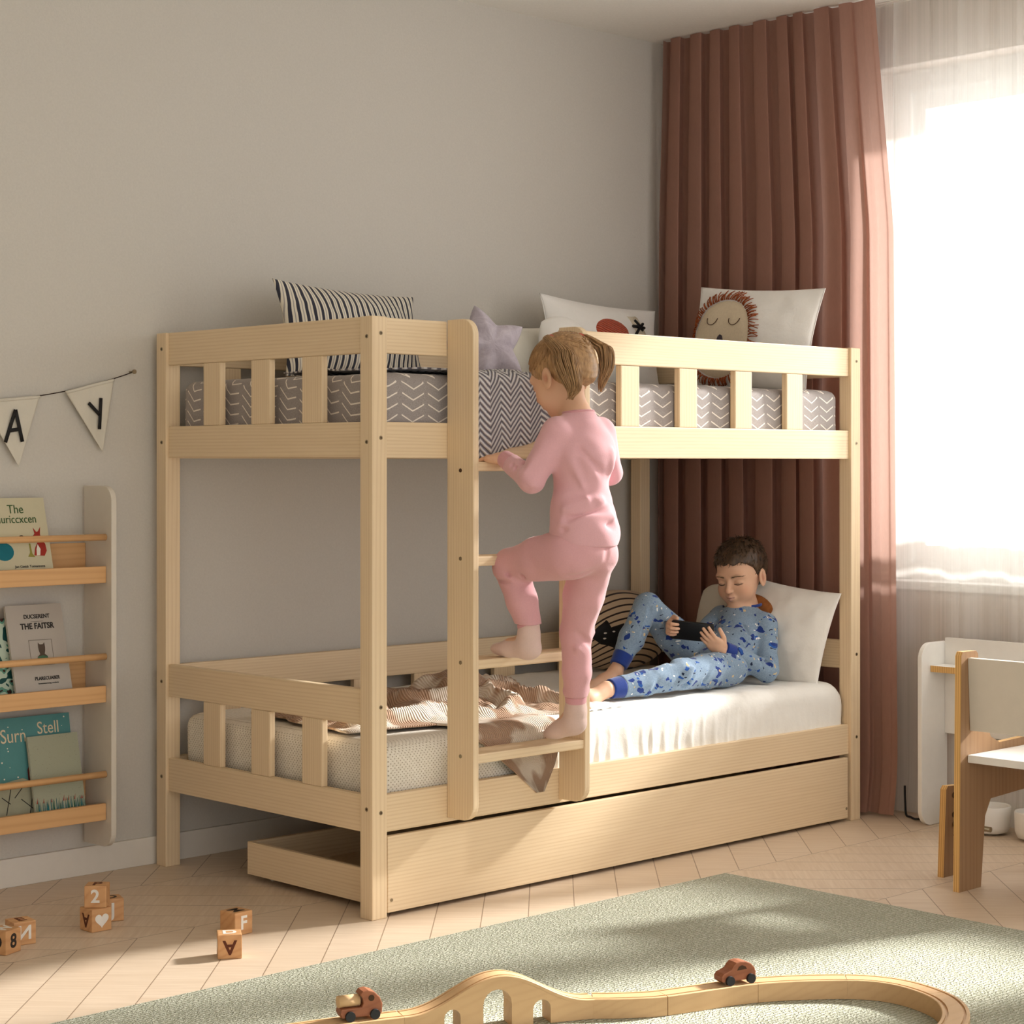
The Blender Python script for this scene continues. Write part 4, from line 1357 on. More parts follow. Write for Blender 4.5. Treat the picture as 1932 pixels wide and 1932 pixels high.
# car: nose to -x, local z up; profile counterclockwise
car_pts = [(-0.043, 0.008), (0.040, 0.008), (0.044, 0.014), (0.044, 0.024)] + [(0.040, 0.034), (0.031, 0.043), (0.018, 0.0485), (0.004, 0.050), (-0.007, 0.048), (-0.014, 0.042), (-0.020, 0.034), (-0.030, 0.030), (-0.040, 0.027), (-0.046, 0.020), (-0.046, 0.012)]
ZT = RZ + TH + 0.0003
def car_x(root, R):
    for s in (-1, 1):
        b = MB(); b.prism([(-0.006, 0.031), (0.020, 0.032), (0.016, 0.038), (0.007, 0.0415), (-0.001, 0.039)], 1, s * 0.0165 - 0.0006, s * 0.0165 + 0.0006); me = b.mesh('window'); me.transform(R); link('side_window', me, DARKHOLE, root)
toy('toy_car', 'small rounded wooden toy car with dark wheels driving on the curved track', 'toy car', (0.058, -1.190, ZT), math.atan2(-0.04, 0.13), car_pts, 0.033, (-0.026, 0.029), 0.0105, car_x)
truck_pts = [(-0.042, 0.007), (0.040, 0.007), (0.045, 0.012), (0.046, 0.030), (0.040, 0.044), (0.028, 0.056), (0.014, 0.061), (0.003, 0.059), (-0.003, 0.052), (0.002, 0.045), (0.004, 0.034), (0.000, 0.026), (-0.044, 0.026), (-0.046, 0.016)]
def truck_x(root, R):
    b = MB(); b.cyl((-0.047, 0, 0.0385), (-0.001, 0, 0.0385), 0.0125, seg=24); me = b.mesh('log'); me.transform(R); link('log_load', me, TRACKW, root)
    for s in (-1, 1):
        b = MB(); b.cyl((0.021, s * 0.0168, 0.044), (0.021, s * 0.0178, 0.044), 0.0065, seg=20); me = b.mesh('window'); me.transform(R); link('side_window', me, DARKHOLE, root)
toy('toy_truck', 'wooden toy truck carrying a pale log, at the foot of the bridge', 'toy truck', (-0.725, -0.828, ZT), math.atan2(-0.030, 0.08), truck_pts, 0.034, (-0.026, 0.028), 0.0105, truck_x)

# ================================================================ CHAIR (seen from behind)
CH = thing('plywood_chair', 'child-size plywood chair with white seat and backrest at the right edge', 'chair', (1.62, -1.07, 0))
def ch_side(y):
    pts = [(1.414, 0), (1.524, 0), (1.545, 0.20), (1.575, 0.247), (1.78, 0.256), (1.80, 0.2), (1.81, 0), (1.90, 0), (1.87, 0.30), (1.85, 0.41), (1.62, 0.404), (1.575, 0.425), (1.552, 0.47), (1.508, 0.668), (1.500, 0.676), (1.432, 0.677), (1.424, 0.665)]
    b = MB(); b.prism(pts, 1, y - 0.010, y + 0.010)
    me = b.mesh('side_panel')
    bmx = bmesh.new(); bmx.from_mesh(me)
    for f in bmx.faces: f.material_index = 0 if abs(f.normal.y) > 0.8 else 1
    bmesh.ops.triangulate(bmx, faces=[f for f in bmx.faces if len(f.verts) > 4]); bmx.to_mesh(me); bmx.free()
    return link('side_panel', me, [PLYFACE_SHADED, PLYEDGE], CH)
ch_side(-0.870); ch_side(-1.270)
b = MB(); b.box(-0.009, 0.009, -1.2595, -0.8805, 0, 0.207, 0.002); me = b.mesh('backrest')
me.transform(Matrix.Translation((1.4755, 0, 0.452)) @ Matrix.Rotation(math.radians(-3), 4, 'Y')); link('backrest', me, CREAM, CH)
b = MB(); b.box(1.455, 1.83, -1.2595, -0.8805, 0.362, 0.384, 0.002); b.build('seat', WHITE, CH)
pts = [(1.552, 0), (1.655, 0), (1.636, 0.250), (1.628, 0.262), (1.576, 0.265), (1.566, 0.255)]
b = MB(); b.prism(pts, 1, -0.735, -0.715); me = b.mesh('adjusting_leg')
bmx = bmesh.new(); bmx.from_mesh(me)
for f in bmx.faces: f.material_index = 0 if abs(f.normal.y) > 0.8 else 1
bmx.to_mesh(me); bmx.free()
al = link('adjusting_leg', me, [PLYFACE_SHADED, PLYEDGE], CH)
for z, r in ((0.235, 0.009), (0.178, 0.009), (0.118, 0.0035), (0.060, 0.0035)):
    b = MB(); b.cyl((1.606, -0.7346, z), (1.606, -0.7362, z), r, seg=16); b.build('screw_hole', DARKHOLE, al)
b = MB(); b.cyl((1.606, -0.736, 0.150), (1.606, -0.8598, 0.150), 0.008, seg=16); b.build('cross_bolt', METAL, CH)

# ================================================================ DESK
DK = thing('white_desk', 'low white desk with rounded side panel standing in front of the window curtains', 'desk', (2.26, -0.6, 0))
for y in (-0.212, -1.25):
    b = MB(); b.prism(rounded(2.183, 2.333, 0.0, 0.610, 0.055, 8, (1, 0, 0, 1)), 1, y - 0.016, y, 0.002); b.build('side_panel', WHITE, DK)
b = MB(); b.box(2.318, 2.333, -1.249, -0.2285, 0.30, 0.622, 0.002); b.build('back_panel', WHITE, DK)
b = MB(); b.box(2.232, 2.3175, -1.249, -0.2285, 0.512, 0.534, 0.002)
me = b.mesh('desktop')
me2 = bmesh.new(); me2.from_mesh(me)
for f in me2.faces: f.material_index = 1 if f.normal.x < -0.6 else 0
me2.to_mesh(me); me2.free()
link('desktop', me, [WHITE, PLYEDGE], DK)
# rounded white forms added in place of the sheer's hems under the desk
for i, (y, lab) in enumerate(((-0.45, 'rounded white stand-in for the sheer curtain hem under the desk, nearer the bed'), (-0.62, 'rounded white stand-in for the sheer curtain hem at the right edge'))):
    b = MB()
    prof = [(0.035, 0.003), (0.058, 0.010), (0.066, 0.03), (0.068, 0.09), (0.066, 0.095), (0.062, 0.09), (0.058, 0.02), (0.0, 0.018)]
    V, F = [], []; n = 32
    for (r, z) in prof:
        for k in range(n): V.append((2.245 + r * math.cos(2 * PI * k / n), y + r * math.sin(2 * PI * k / n), z))
    for j in range(len(prof) - 1):
        for k in range(n):
            q = (k + 1) % n; F.append((j * n + k, j * n + q, (j + 1) * n + q, (j + 1) * n + k))
    F.append(tuple(range(n))[::-1])
    o = link('sheer_hem_form', from_np('sheer_hem_form', V, F), WHITE, smooth=True)
    tag(o, lab, 'bin', 'white hem stand-ins under the desk')
# black cable on the floor
P = spline([(2.335, -0.055, 0.10), (2.330, -0.06, 0.05), (2.315, -0.075, 0.006), (2.29, -0.11, 0.005), (2.27, -0.14, 0.005), (2.26, -0.165, 0.008), (2.28, -0.19, 0.005)], 8)
cb2 = tube_obj('power_cable', [P], [np.full(len(P), 0.004)], RUBBER)
tag(cb2, 'black power cable coming down beside the drape and lying on the floor', 'cable')
# ================================================================ IMPLICIT SURFACES FOR THE PEOPLE
def A3(*v): return np.array(v, np.float32)
def smin(a, b, k):
    h = np.clip(0.5 + 0.5 * (b - a) / k, 0, 1)
    return b + (a - b) * h - k * h * (1 - h)
def smax(a, b, k): return -smin(-a, -b, k)
def cap(P, a, b, ra, rb):
    a = np.asarray(a, np.float32); b = np.asarray(b, np.float32); d = b - a
    t = np.clip(((P - a) @ d) / float(d @ d + 1e-12), 0, 1)
    return np.linalg.norm(P - a - t[:, None] * d, axis=1) - (ra + (rb - ra) * t)
def chain(P, pts, rad, k=0.0):
    d = None
    for i in range(len(pts) - 1):
        e = cap(P, pts[i], pts[i + 1], rad[i], rad[i + 1])
        d = e if d is None else (np.minimum(d, e) if k == 0 else smin(d, e, k))
    return d
def ellip(P, c, r, R=None):
    q = P - np.asarray(c, np.float32)
    if R is not None: q = q @ R          # R columns are the local axes
    r = np.asarray(r, np.float32)
    k0 = np.linalg.norm(q / r, axis=1); k1 = np.linalg.norm(q / (r * r), axis=1) + 1e-9
    return k0 * (k0 - 1.0) / k1
def axes(x, y):
    x = np.array(x, float); x /= np.linalg.norm(x); y = np.array(y, float); y -= x * (x @ y); y /= np.linalg.norm(y)
    return np.stack([x, y, np.cross(x, y)], 1).astype(np.float32)

def sdf_mesh(name, fn, lo, hi, h, project=2):
    lo = np.array(lo, float); hi = np.array(hi, float); B = 8
    nb = np.ceil((hi - lo) / (h * B)).astype(int)
    n = nb * B + 1
    g = np.full(tuple(n), 1.0, np.float32)
    ci = np.stack(np.meshgrid(*[np.arange(k) for k in nb], indexing='ij'), -1).reshape(-1, 3)
    cen = (lo + (ci * B + B / 2) * h).astype(np.float32)
    dc = np.concatenate([fn(cen[i:i + 200000]) for i in range(0, len(cen), 200000)])
    rad = 0.5 * math.sqrt(3) * B * h * 1.35 + 0.004
    for (i, j, k) in ci[dc < -rad]:
        g[i * B:(i + 1) * B + 1, j * B:(j + 1) * B + 1, k * B:(k + 1) * B + 1] = -1.0
    keep = ci[np.abs(dc) <= rad]
    off = np.stack(np.meshgrid(*[np.arange(B + 1)] * 3, indexing='ij'), -1).reshape(-1, 3)
    step = 400
    for s in range(0, len(keep), step):
        kb = keep[s:s + step]
        ids = (kb[:, None, :] * B + off[None]).reshape(-1, 3)
        P = (lo + ids * h).astype(np.float32)
        g[ids[:, 0], ids[:, 1], ids[:, 2]] = fn(P)
    inside = g < 0
    c = np.zeros(tuple(n - 1), np.int8)
    for dx in (0, 1):
        for dy in (0, 1):
            for dz in (0, 1):
                c += inside[dx:n[0] - 1 + dx, dy:n[1] - 1 + dy, dz:n[2] - 1 + dz]
    act = np.argwhere((c > 0) & (c < 8))
    idx = np.full(tuple(n - 1), -1, np.int32); idx[act[:, 0], act[:, 1], act[:, 2]] = np.arange(len(act))
    cor = [(a, b, d) for a in (0, 1) for b in (0, 1) for d in (0, 1)]
    val = np.stack([g[act[:, 0] + a, act[:, 1] + b, act[:, 2] + d] for a, b, d in cor], 1)
    acc = np.zeros((len(act), 3)); cnt = np.zeros(len(act))
    for i in range(8):
        for j in range(i + 1, 8):
            if sum(abs(cor[i][q] - cor[j][q]) for q in range(3)) != 1: continue
            m = (val[:, i] < 0) != (val[:, j] < 0)
            t = val[m, i] / (val[m, i] - val[m, j])
            acc[m] += np.array(cor[i]) + t[:, None] * (np.array(cor[j]) - np.array(cor[i])); cnt[m] += 1
    V = lo + (act + acc / np.maximum(cnt, 1)[:, None]) * h
    F = []
    for ax in range(3):
        o1, o2 = [(1, 2), (2, 0), (0, 1)][ax]
        sl0 = [slice(None)] * 3; sl1 = [slice(None)] * 3
        sl0[ax] = slice(0, n[ax] - 1); sl1[ax] = slice(1, n[ax])
        a = inside[tuple(sl0)]; b = inside[tuple(sl1)]
        e = np.argwhere(a != b)
        e = e[(e[:, o1] > 0) & (e[:, o2] > 0) & (e[:, o1] < n[o1] - 1) & (e[:, o2] < n[o2] - 1)]
        fl = a[e[:, 0], e[:, 1], e[:, 2]]
        def cell(d1, d2):
            q = e.copy(); q[:, o1] -= d1; q[:, o2] -= d2
            return idx[q[:, 0], q[:, 1], q[:, 2]]
        q = np.stack([cell(0, 0), cell(1, 0), cell(1, 1), cell(0, 1)], 1)
        q = q[(q >= 0).all(1)] if len(q) else q
        if len(fl) != len(q): fl = fl[:len(q)]
        q[~fl] = q[~fl][:, ::-1]
        F.append(q)
    F = np.concatenate(F)
    Pv = V.astype(np.float32)
    for _ in range(project):
        d = fn(Pv); e_ = 0.0012
        gr = np.stack([fn(Pv + A3(*[e_ if q == w else 0 for q in range(3)])) - fn(Pv - A3(*[e_ if q == w else 0 for q in range(3)])) for w in range(3)], 1) / (2 * e_)
        gl = np.linalg.norm(gr, axis=1) + 1e-6
        stp = np.clip(d / gl, -0.6 * h, 0.6 * h)
        Pv = Pv - (gr / gl[:, None]) * stp[:, None]
    me = bpy.data.meshes.new(name)
    me.vertices.add(len(Pv)); me.vertices.foreach_set('co', Pv.reshape(-1))
    me.loops.add(len(F) * 4); me.loops.foreach_set('vertex_index', F.reshape(-1).astype(np.int32))
    me.polygons.add(len(F)); me.polygons.foreach_set('loop_start', np.arange(len(F), dtype=np.int32) * 4)
    me.polygons.foreach_set('loop_total', np.full(len(F), 4, np.int32))
    me.update(calc_edges=True); me.validate()
    return me

def paint(me, fn):
    n = len(me.vertices); P = np.zeros(n * 3, np.float32); me.vertices.foreach_get('co', P); P = P.reshape(-1, 3)
    c = np.ones((n, 4), np.float32); c[:, :3] = fn(P)
    at = me.color_attributes.new(name='Tint', type='FLOAT_COLOR', domain='POINT')
    at.data.foreach_set('color', c.reshape(-1))
    return me

def skin_mat(name, rgb):
    t = NT(name)
    a = t.n('ShaderNodeVertexColor'); a.layer_name = 'Tint'
    n = t.noise(t.coord(), 60, 3)
    c = t.mix(t.math('MULTIPLY', n, 0.12), a.outputs[0], lin(rgb), 'MIX')
    t.base(c, 0.5, 0.3)
    t.b.inputs['Subsurface Weight'].default_value = 0.12
    t.b.inputs['Subsurface Radius'].default_value = (0.012, 0.005, 0.003)
    t.b.inputs['Subsurface Scale'].default_value = 0.5
    return t.m

# ---- head: local frame x = its own right... x to the right ear, y forward (face), z up; unit metres
def head_sdf(q, eye_open=0.0):
    qx = np.abs(q[:, 0]); s = np.stack([qx, q[:, 1], q[:, 2]], 1)
    d = ellip(q, (0, -0.012, 0.028), (0.071, 0.088, 0.074))
    d = smin(d, ellip(q, (0, 0.022, -0.028), (0.056, 0.058, 0.066)), 0.030)     # face
    d = smin(d, ellip(q, (0, 0.034, -0.068), (0.034, 0.036, 0.026)), 0.024)     # jaw
    d = smin(d, ellip(q, (0, 0.060, -0.083), (0.014, 0.012, 0.011)), 0.018)     # chin
    d = smin(d, ellip(s, (0.033, 0.048, -0.040), (0.023, 0.022, 0.024)), 0.022)  # cheeks
    d = smin(d, ellip(s, (0.026, 0.066, 0.014), (0.022, 0.010, 0.008)), 0.020)   # brow
    d = smax(d, -ellip(s, (0.029, 0.092, -0.006), (0.017, 0.014, 0.010)), 0.014)  # socket
    d = smin(d, ellip(s, (0.029, 0.0650, -0.007), (0.0150, 0.0135, 0.0105)), 0.004)  # lid over the eyeball
    d = smin(d, cap(q, (0, 0.078, 0.004), (0, 0.092, -0.026), 0.0055, 0.0075), 0.010)  # nose bridge
    d = smin(d, ellip(q, (0, 0.094, -0.029), (0.0085, 0.0085, 0.0070)), 0.006)
    d = smin(d, ellip(s, (0.0085, 0.087, -0.031), (0.0055, 0.0065, 0.0050)), 0.005)
    d = smin(d, ellip(q, (0, 0.080, -0.052), (0.016, 0.008, 0.012)), 0.010)       # mouth mound
    d = smin(d, cap(s, (0.0, 0.0885, -0.0485), (0.012, 0.0835, -0.0505), 0.0032, 0.0018), 0.004)
    d = smin(d, cap(s, (0.0, 0.0865, -0.0565), (0.011, 0.0815, -0.0550), 0.0040, 0.0018), 0.004)
    d = smax(d, -cap(s, (0.0, 0.0915, -0.0525), (0.014, 0.0855, -0.0525), 0.0012, 0.0010), 0.0018)
    # ears
    ex = axes((0.985, 0.12, 0.05), (0, -0.22, 1))   # local: x out, y up
    e = ellip(s, (0.0755, -0.004, -0.012), (0.0060, 0.0285, 0.0170), ex)
    hol = ellip(s, (0.0842, -0.002, -0.009), (0.0085, 0.0215, 0.0120), ex)
    e = smax(e, -hol, 0.003)
    e = smin(e, ellip(s, (0.0750, 0.004, -0.012), (0.0036, 0.011, 0.0045), ex), 0.004)
    d = smin(d, e, 0.004)
    return d

def head_tint(q, base, lips=(0.74, 0.42, 0.36), brow=(0.30, 0.20, 0.13), hairy=None):
    n = len(q); c = np.tile(np.array(base, np.float32), (n, 1))
    s = np.stack([np.abs(q[:, 0]), q[:, 1], q[:, 2]], 1)
    def blend(m, col, a=1.0):
        m = (np.clip(m, 0, 1) * a)[:, None]; c[:] = c * (1 - m) + np.array(col, np.float32) * m
    def soft(d, w): return 1 - np.clip(d / w, 0, 1)
    front = np.clip((q[:, 1] - 0.03) / 0.02, 0, 1)
    blend(soft(np.linalg.norm(s - A3(0.040, 0.06, -0.036), axis=1) - 0.010, 0.02) * front, tuple(np.array(base) * np.array((1.02, 0.80, 0.74))), 0.45)
    blend(soft(np.linalg.norm(s - A3(0.0, 0.100, -0.030), axis=1) - 0.004, 0.012), tuple(np.array(base) * np.array((1.0, 0.82, 0.78))), 0.5)
    blend(soft(np.minimum(cap(s, (0, 0.0885, -0.0490), (0.0125, 0.0835, -0.0510), 0.0025, 0.0012), cap(s, (0, 0.0875, -0.0565), (0.0120, 0.0820, -0.0550), 0.0034, 0.0014)), 0.0022), lips, 0.8)
    blend(soft(cap(s, (0, 0.0900, -0.0525), (0.0125, 0.0850, -0.0525), 0.0006, 0.0003), 0.0016), (0.30, 0.13, 0.11), 0.9)
    # eyebrows
    bd = np.minimum(cap(s, (0.014, 0.083, 0.0120), (0.030, 0.079, 0.0175), 0.0020, 0.0020), cap(s, (0.030, 0.079, 0.0175), (0.046, 0.066, 0.0135), 0.0018, 0.0008))
    blend(soft(bd, 0.0045), brow, 0.45)
    # downcast lash line: gentle arc along the lower rim of the lid
    a = np.stack([s[:, 0] - 0.029, s[:, 2] + 0.0085], 1)
    arc_ = np.abs(a[:, 1] - 0.10 * 0 - (a[:, 0] ** 2) * 14 + 0.0022)
    blend(soft(np.linalg.norm((a - np.array([0.001, 0.0012], np.float32)) / np.array([1.0, 0.45], np.float32), axis=1) - 0.0045, 0.0012) * (q[:, 1] > 0.05), (0.16, 0.09, 0.07), 0.30)
    m = soft(arc_, 0.0020) * (np.abs(a[:, 0]) < 0.0135) * (q[:, 1] > 0.05)
    blend(m, (0.13, 0.08, 0.06), 0.95)
    ar2 = np.abs(a[:, 1] - (a[:, 0] ** 2) * -16 - 0.0075)
    blend(soft(ar2, 0.0014) * (np.abs(a[:, 0]) < 0.0135) * (q[:, 1] > 0.05), tuple(np.array(base) * 0.55), 0.25)
    blend(soft(np.linalg.norm(s - A3(0.0070, 0.086, -0.0365), axis=1) - 0.0018, 0.002), tuple(np.array(base) * 0.3), 0.8)
    # ears redder inside, and darkened to paint the shade in the hollow
    blend(soft(np.linalg.norm((s - A3(0.078, -0.001, -0.012)) / A3(1, 1, 1.7), axis=1) - 0.004, 0.007), tuple(np.array(base) * np.array((0.62, 0.36, 0.30))), 0.7)
    return c

def hand_sdf(P, wrist, fdir, palm_n, side, scale, curl, thumb_curl=0.4, spread=0.10):
    """wrist point, finger direction, palm normal (from the back of the hand out through the palm), side=+1 right hand / -1 left,
    curl = bend per finger (list of 4) in radians"""
    f = np.array(fdir, float); f /= np.linalg.norm(f)
    pn = np.array(palm_n, float); pn -= f * (pn @ f); pn /= np.linalg.norm(pn)
    lat = np.cross(f, pn) * side * 1.0      # towards the thumb
    w = np.array(wrist, float); S = scale
    def at(a, b, c=0.0): return w + f * a * S + lat * b * S + pn * c * S
    R = np.stack([f, lat, pn], 1).astype(np.float32)
    d = ellip(P, at(0.034, 0.0, 0.0), (0.036 * S, 0.029 * S, 0.0125 * S), R)
    d = smin(d, cap(P, at(0.0, 0, 0), at(0.02, 0, 0), 0.0165 * S, 0.017 * S), 0.012 * S)
    d = smin(d, cap(P, at(0.02, 0.018, 0.004), at(0.045, 0.018, 0.002), 0.010 * S, 0.009 * S), 0.01 * S)
    d = smin(d, cap(P, at(0.02, -0.018, 0.003), at(0.05, -0.018, 0.002), 0.009 * S, 0.0085 * S), 0.01 * S)
    L = [(0.019, 0.013, 0.011), (0.022, 0.015, 0.012), (0.020, 0.014, 0.011), (0.015, 0.011, 0.010)]
    off = [0.0205, 0.0070, -0.0065, -0.0190]; base = [0.060, 0.063, 0.061, 0.055]
    rr = [0.0068, 0.0070, 0.0066, 0.0058]
    for i in range(4):
        p0 = at(base[i] - 0.012, off[i], 0); p1 = at(base[i], off[i], 0)
        ang = 0.0; sp = spread * (1.5 - i)
        pts = [p0, p1]; rad = [rr[i] * 1.1 * S, rr[i] * S]
        dr = f * math.cos(sp) + lat * math.sin(sp)
        for k, l in enumerate(L[i]):
            ang += curl[i] * (0.9, 1.1, 0.8)[k]
            v = dr * math.cos(ang) + pn * math.sin(ang)
            pts.append(pts[-1] + v * l * S); rad.append(rr[i] * (0.97, 0.90, 0.80)[k] * S)
        d = smin(d, chain(P, pts, rad), 0.0030 * S)
    # thumb leaves the side of the palm
    p = [at(0.012, 0.020, 0.004)]
    a0 = 0.75
    v1 = f * math.cos(a0) + lat * math.sin(a0) + pn * 0.25; v1 /= np.linalg.norm(v1)
    v2 = f * math.cos(a0 - thumb_curl) + lat * math.sin(a0 - thumb_curl) + pn * (0.25 + thumb_curl * 0.5); v2 /= np.linalg.norm(v2)
    p.append(p[0] + v1 * 0.026 * S); p.append(p[1] + v2 * 0.019 * S); p.append(p[2] + (v2 + pn * 0.15) * 0.014 * S)
    d = smin(d, chain(P, p, [0.0105 * S, 0.0085 * S, 0.0078 * S, 0.0066 * S]), 0.006 * S)
    return d

def foot_sdf(P, ankle, heel, toe, up, w=0.030, k=0.02, toes=False):
    """foot from heel to toe; up = top-of-foot direction"""
    heel = np.array(heel, float); toe = np.array(toe, float); ankle = np.array(ankle, float)
    f = toe - heel; L = np.linalg.norm(f); f /= L
    u = np.array(up, float); u -= f * (u @ f); u /= np.linalg.norm(u); lt = np.cross(f, u)
    R = np.stack([f, lt, u], 1).astype(np.float32)
    d = ellip(P, heel + f * 0.16 * L + u * 0.020, (0.030, 0.025, 0.024), R)
    d = smin(d, ellip(P, heel + f * 0.66 * L + u * 0.014, (0.34 * L, w, 0.017), R), 0.03)
    d = smin(d, cap(P, heel + f * 0.22 * L + u * 0.030, heel + f * 0.60 * L + u * 0.022, 0.024, 0.018), 0.02)
    d = smin(d, cap(P, ankle, heel + f * 0.20 * L + u * 0.028, 0.026, 0.024), k)
    if toes:
        for i in range(5):
            o = (i - 2) * 0.0115; b = 0.86 - 0.05 * abs(i - 1) - 0.02 * i
            r = (0.0095, 0.0075, 0.0072, 0.0068, 0.0062)[i]
            d = smin(d, cap(P, heel + f * (b - 0.12) * L + lt * o + u * 0.010, heel + f * (b + 0.08) * L + lt * o + u * 0.008, r, r * 0.9), 0.004)
    return d

def hair_strands(name, roots, dirs, mat, parent, nseg=4, r0=0.0011, r1=0.0004, seg=4):
    paths = []; rad = []
    for P, D in zip(roots, dirs):
        paths.append(np.array([P + D * (k / nseg) + np.array([0, 0, -0.0]) for k in range(nseg + 1)]))
        rad.append(np.linspace(r0, r1, nseg + 1))
    V, F = tubes(paths, rad, seg)
    return link(name, from_np(name, V, F), mat, parent, smooth=True)

def hair_mat(name, dark, light):
    t = NT(name)
    n = t.noise(t.mapping(t.coord(), scale=(1, 1, 0.3)), 120, 3, 0.6)
    t.base(t.ramp(n, [(0.3, lin(dark)), (0.7, lin(light))]), 0.45, 0.4)
    return t.m

def jersey_mat(name, rgb, var=0.05):
    t = NT(name); co = t.coord()
    n = t.noise(co, 260, 3, 0.6); c = lin(rgb)
    fabric(t, t.ramp(n, [(0.3, tuple(v * (1 - var) for v in c[:3]) + (1,)), (0.7, c)]), 0.9, n, 0.25, 0.0015)
    t.b.inputs['Sheen Weight'].default_value = 0.3
    return t.m

def crease(d, P, segs, k=0.010):
    for a, b, r in segs:
        e = cap(P, a, b, 0.0, 0.0)
        d = d + r * 1.45 * np.exp(-(e / (k * 0.75)) ** 2)
    return d
def ridge(d, P, segs, k=0.012):
    for a, b, r in segs:
        e = cap(P, a, b, 0.0, 0.0)
        d = d - r * 1.15 * np.exp(-(e / (k * 0.85)) ** 2)
    return d

def face_details(parent, wfn, scale, brow_mat, lash_mat, lip_mat):
    """eyebrows, lash lines and the line between the lips, laid on the head surface"""
    def surf(x, z, off=0.0):
        ys = np.linspace(0.115, 0.0, 231).astype(np.float32)
        P = np.stack([np.full_like(ys, x), ys, np.full_like(ys, z)], 1)
        d = head_sdf(P); k = int(np.argmax(d < 0))
        return wfn(x, float(ys[k]) + off, z)
    random.seed(3)
    for sg in (-1, 1):
        paths, rads = [], []
        for i in range(34):
            t_ = i / 33
            x = 0.013 + 0.034 * t_; z = 0.0115 + 0.0035 * math.sin(min(1, t_ * 1.15) * PI * 0.62) - 0.004 * max(0, t_ - 0.75) * 4 * 0.25
            z += random.uniform(-0.0012, 0.0012) * (1 - 0.6 * t_)
            L = 0.0050
            P = [surf(sg * (x + L * q * (0.55 + 0.45 * t_)), z + L * q * (0.55 * (1 - t_) - 0.25 * t_), 0.0004) for q in (0, 0.5, 1)]
            paths.append(np.array(P)); rads.append(np.array([0.0008, 0.0010, 0.0003]) * scale)
        V, F = tubes(paths, rads, 4); link('eyebrow', from_np('eyebrow', V, F), brow_mat, parent, smooth=True)
        P = [surf(sg * (0.029 + a), -0.0135 + 14 * a * a - 0.6 * 0 , 0.0006) for a in np.linspace(-0.0135, 0.0145, 13)]
        V, F = tubes([np.array(P)], [np.array([0.0003] + [0.0010] * 11 + [0.0004]) * scale], 6)
        link('eyelashes', from_np('eyelashes', V, F), lash_mat, parent, smooth=True)
    P = [surf(x, -0.0525 - 0.0008 * math.cos(x * 260), 0.0002) for x in np.linspace(-0.0150, 0.0150, 17)]
    V, F = tubes([np.array(P)], [np.concatenate([[0.0002], np.full(15, 0.0007), [0.0002]]) * scale], 5)
    link('mouth_line', from_np('mouth_line', V, F), lip_mat, parent, smooth=True)
# ================================================================ GIRL ON THE LADDER
GIRL = thing('person', 'girl in pink pyjamas and pigtails climbing the ladder, seen from behind', 'person', (0.48, -0.25, 0.42))
GS = 1.0
# head frame: facing away-left and looking down
yaw = math.radians(7); pit = math.radians(-24)
gf = np.array([-math.sin(yaw) * math.cos(pit), math.cos(yaw) * math.cos(pit), math.sin(pit)])
gr = np.array([math.cos(yaw), math.sin(yaw), 0.0])
gu = np.cross(gr, gf)
G_RH = np.stack([gr, gf, gu], 1).astype(np.float32)      # columns: local axes
G_HC = np.array([0.470, -0.240, 1.448])
HSC = 1.03
def ghead_l(P): return ((P - G_HC.astype(np.float32)) @ G_RH) / HSC
def gw(x, y, z): return G_HC + (G_RH.astype(float) @ np.array([x, y, z])) * HSC

pel = np.array([0.478, -0.318, 0.985]); wai = np.array([0.474, -0.312, 1.105]); che = np.array([0.470, -0.312, 1.235]); nkb = np.array([0.466, -0.300, 1.325])
shL, elL, wrL = np.array([0.385, -0.300, 1.288]), np.array([0.335, -0.262, 1.166]), np.array([0.352, -0.138, 1.222])
shR, elR, wrR = np.array([0.553, -0.305, 1.292]), np.array([0.605, -0.290, 1.185]), np.array([0.610, -0.150, 1.235])
hiL, knL, anL = np.array([0.425, -0.305, 0.965]), np.array([0.408, -0.108, 0.925]), np.array([0.420, -0.163, 0.742])
hiR, knR, anR = np.array([0.520, -0.305, 0.955]), np.array([0.566, -0.200, 0.740]), np.array([0.598, -0.168, 0.520])
heL, toL = np.array([0.424, -0.190, 0.680]), np.array([0.410, -0.030, 0.680])
heR, toR = np.array([0.603, -0.190, 0.462]), np.array([0.592, -0.060, 0.424])

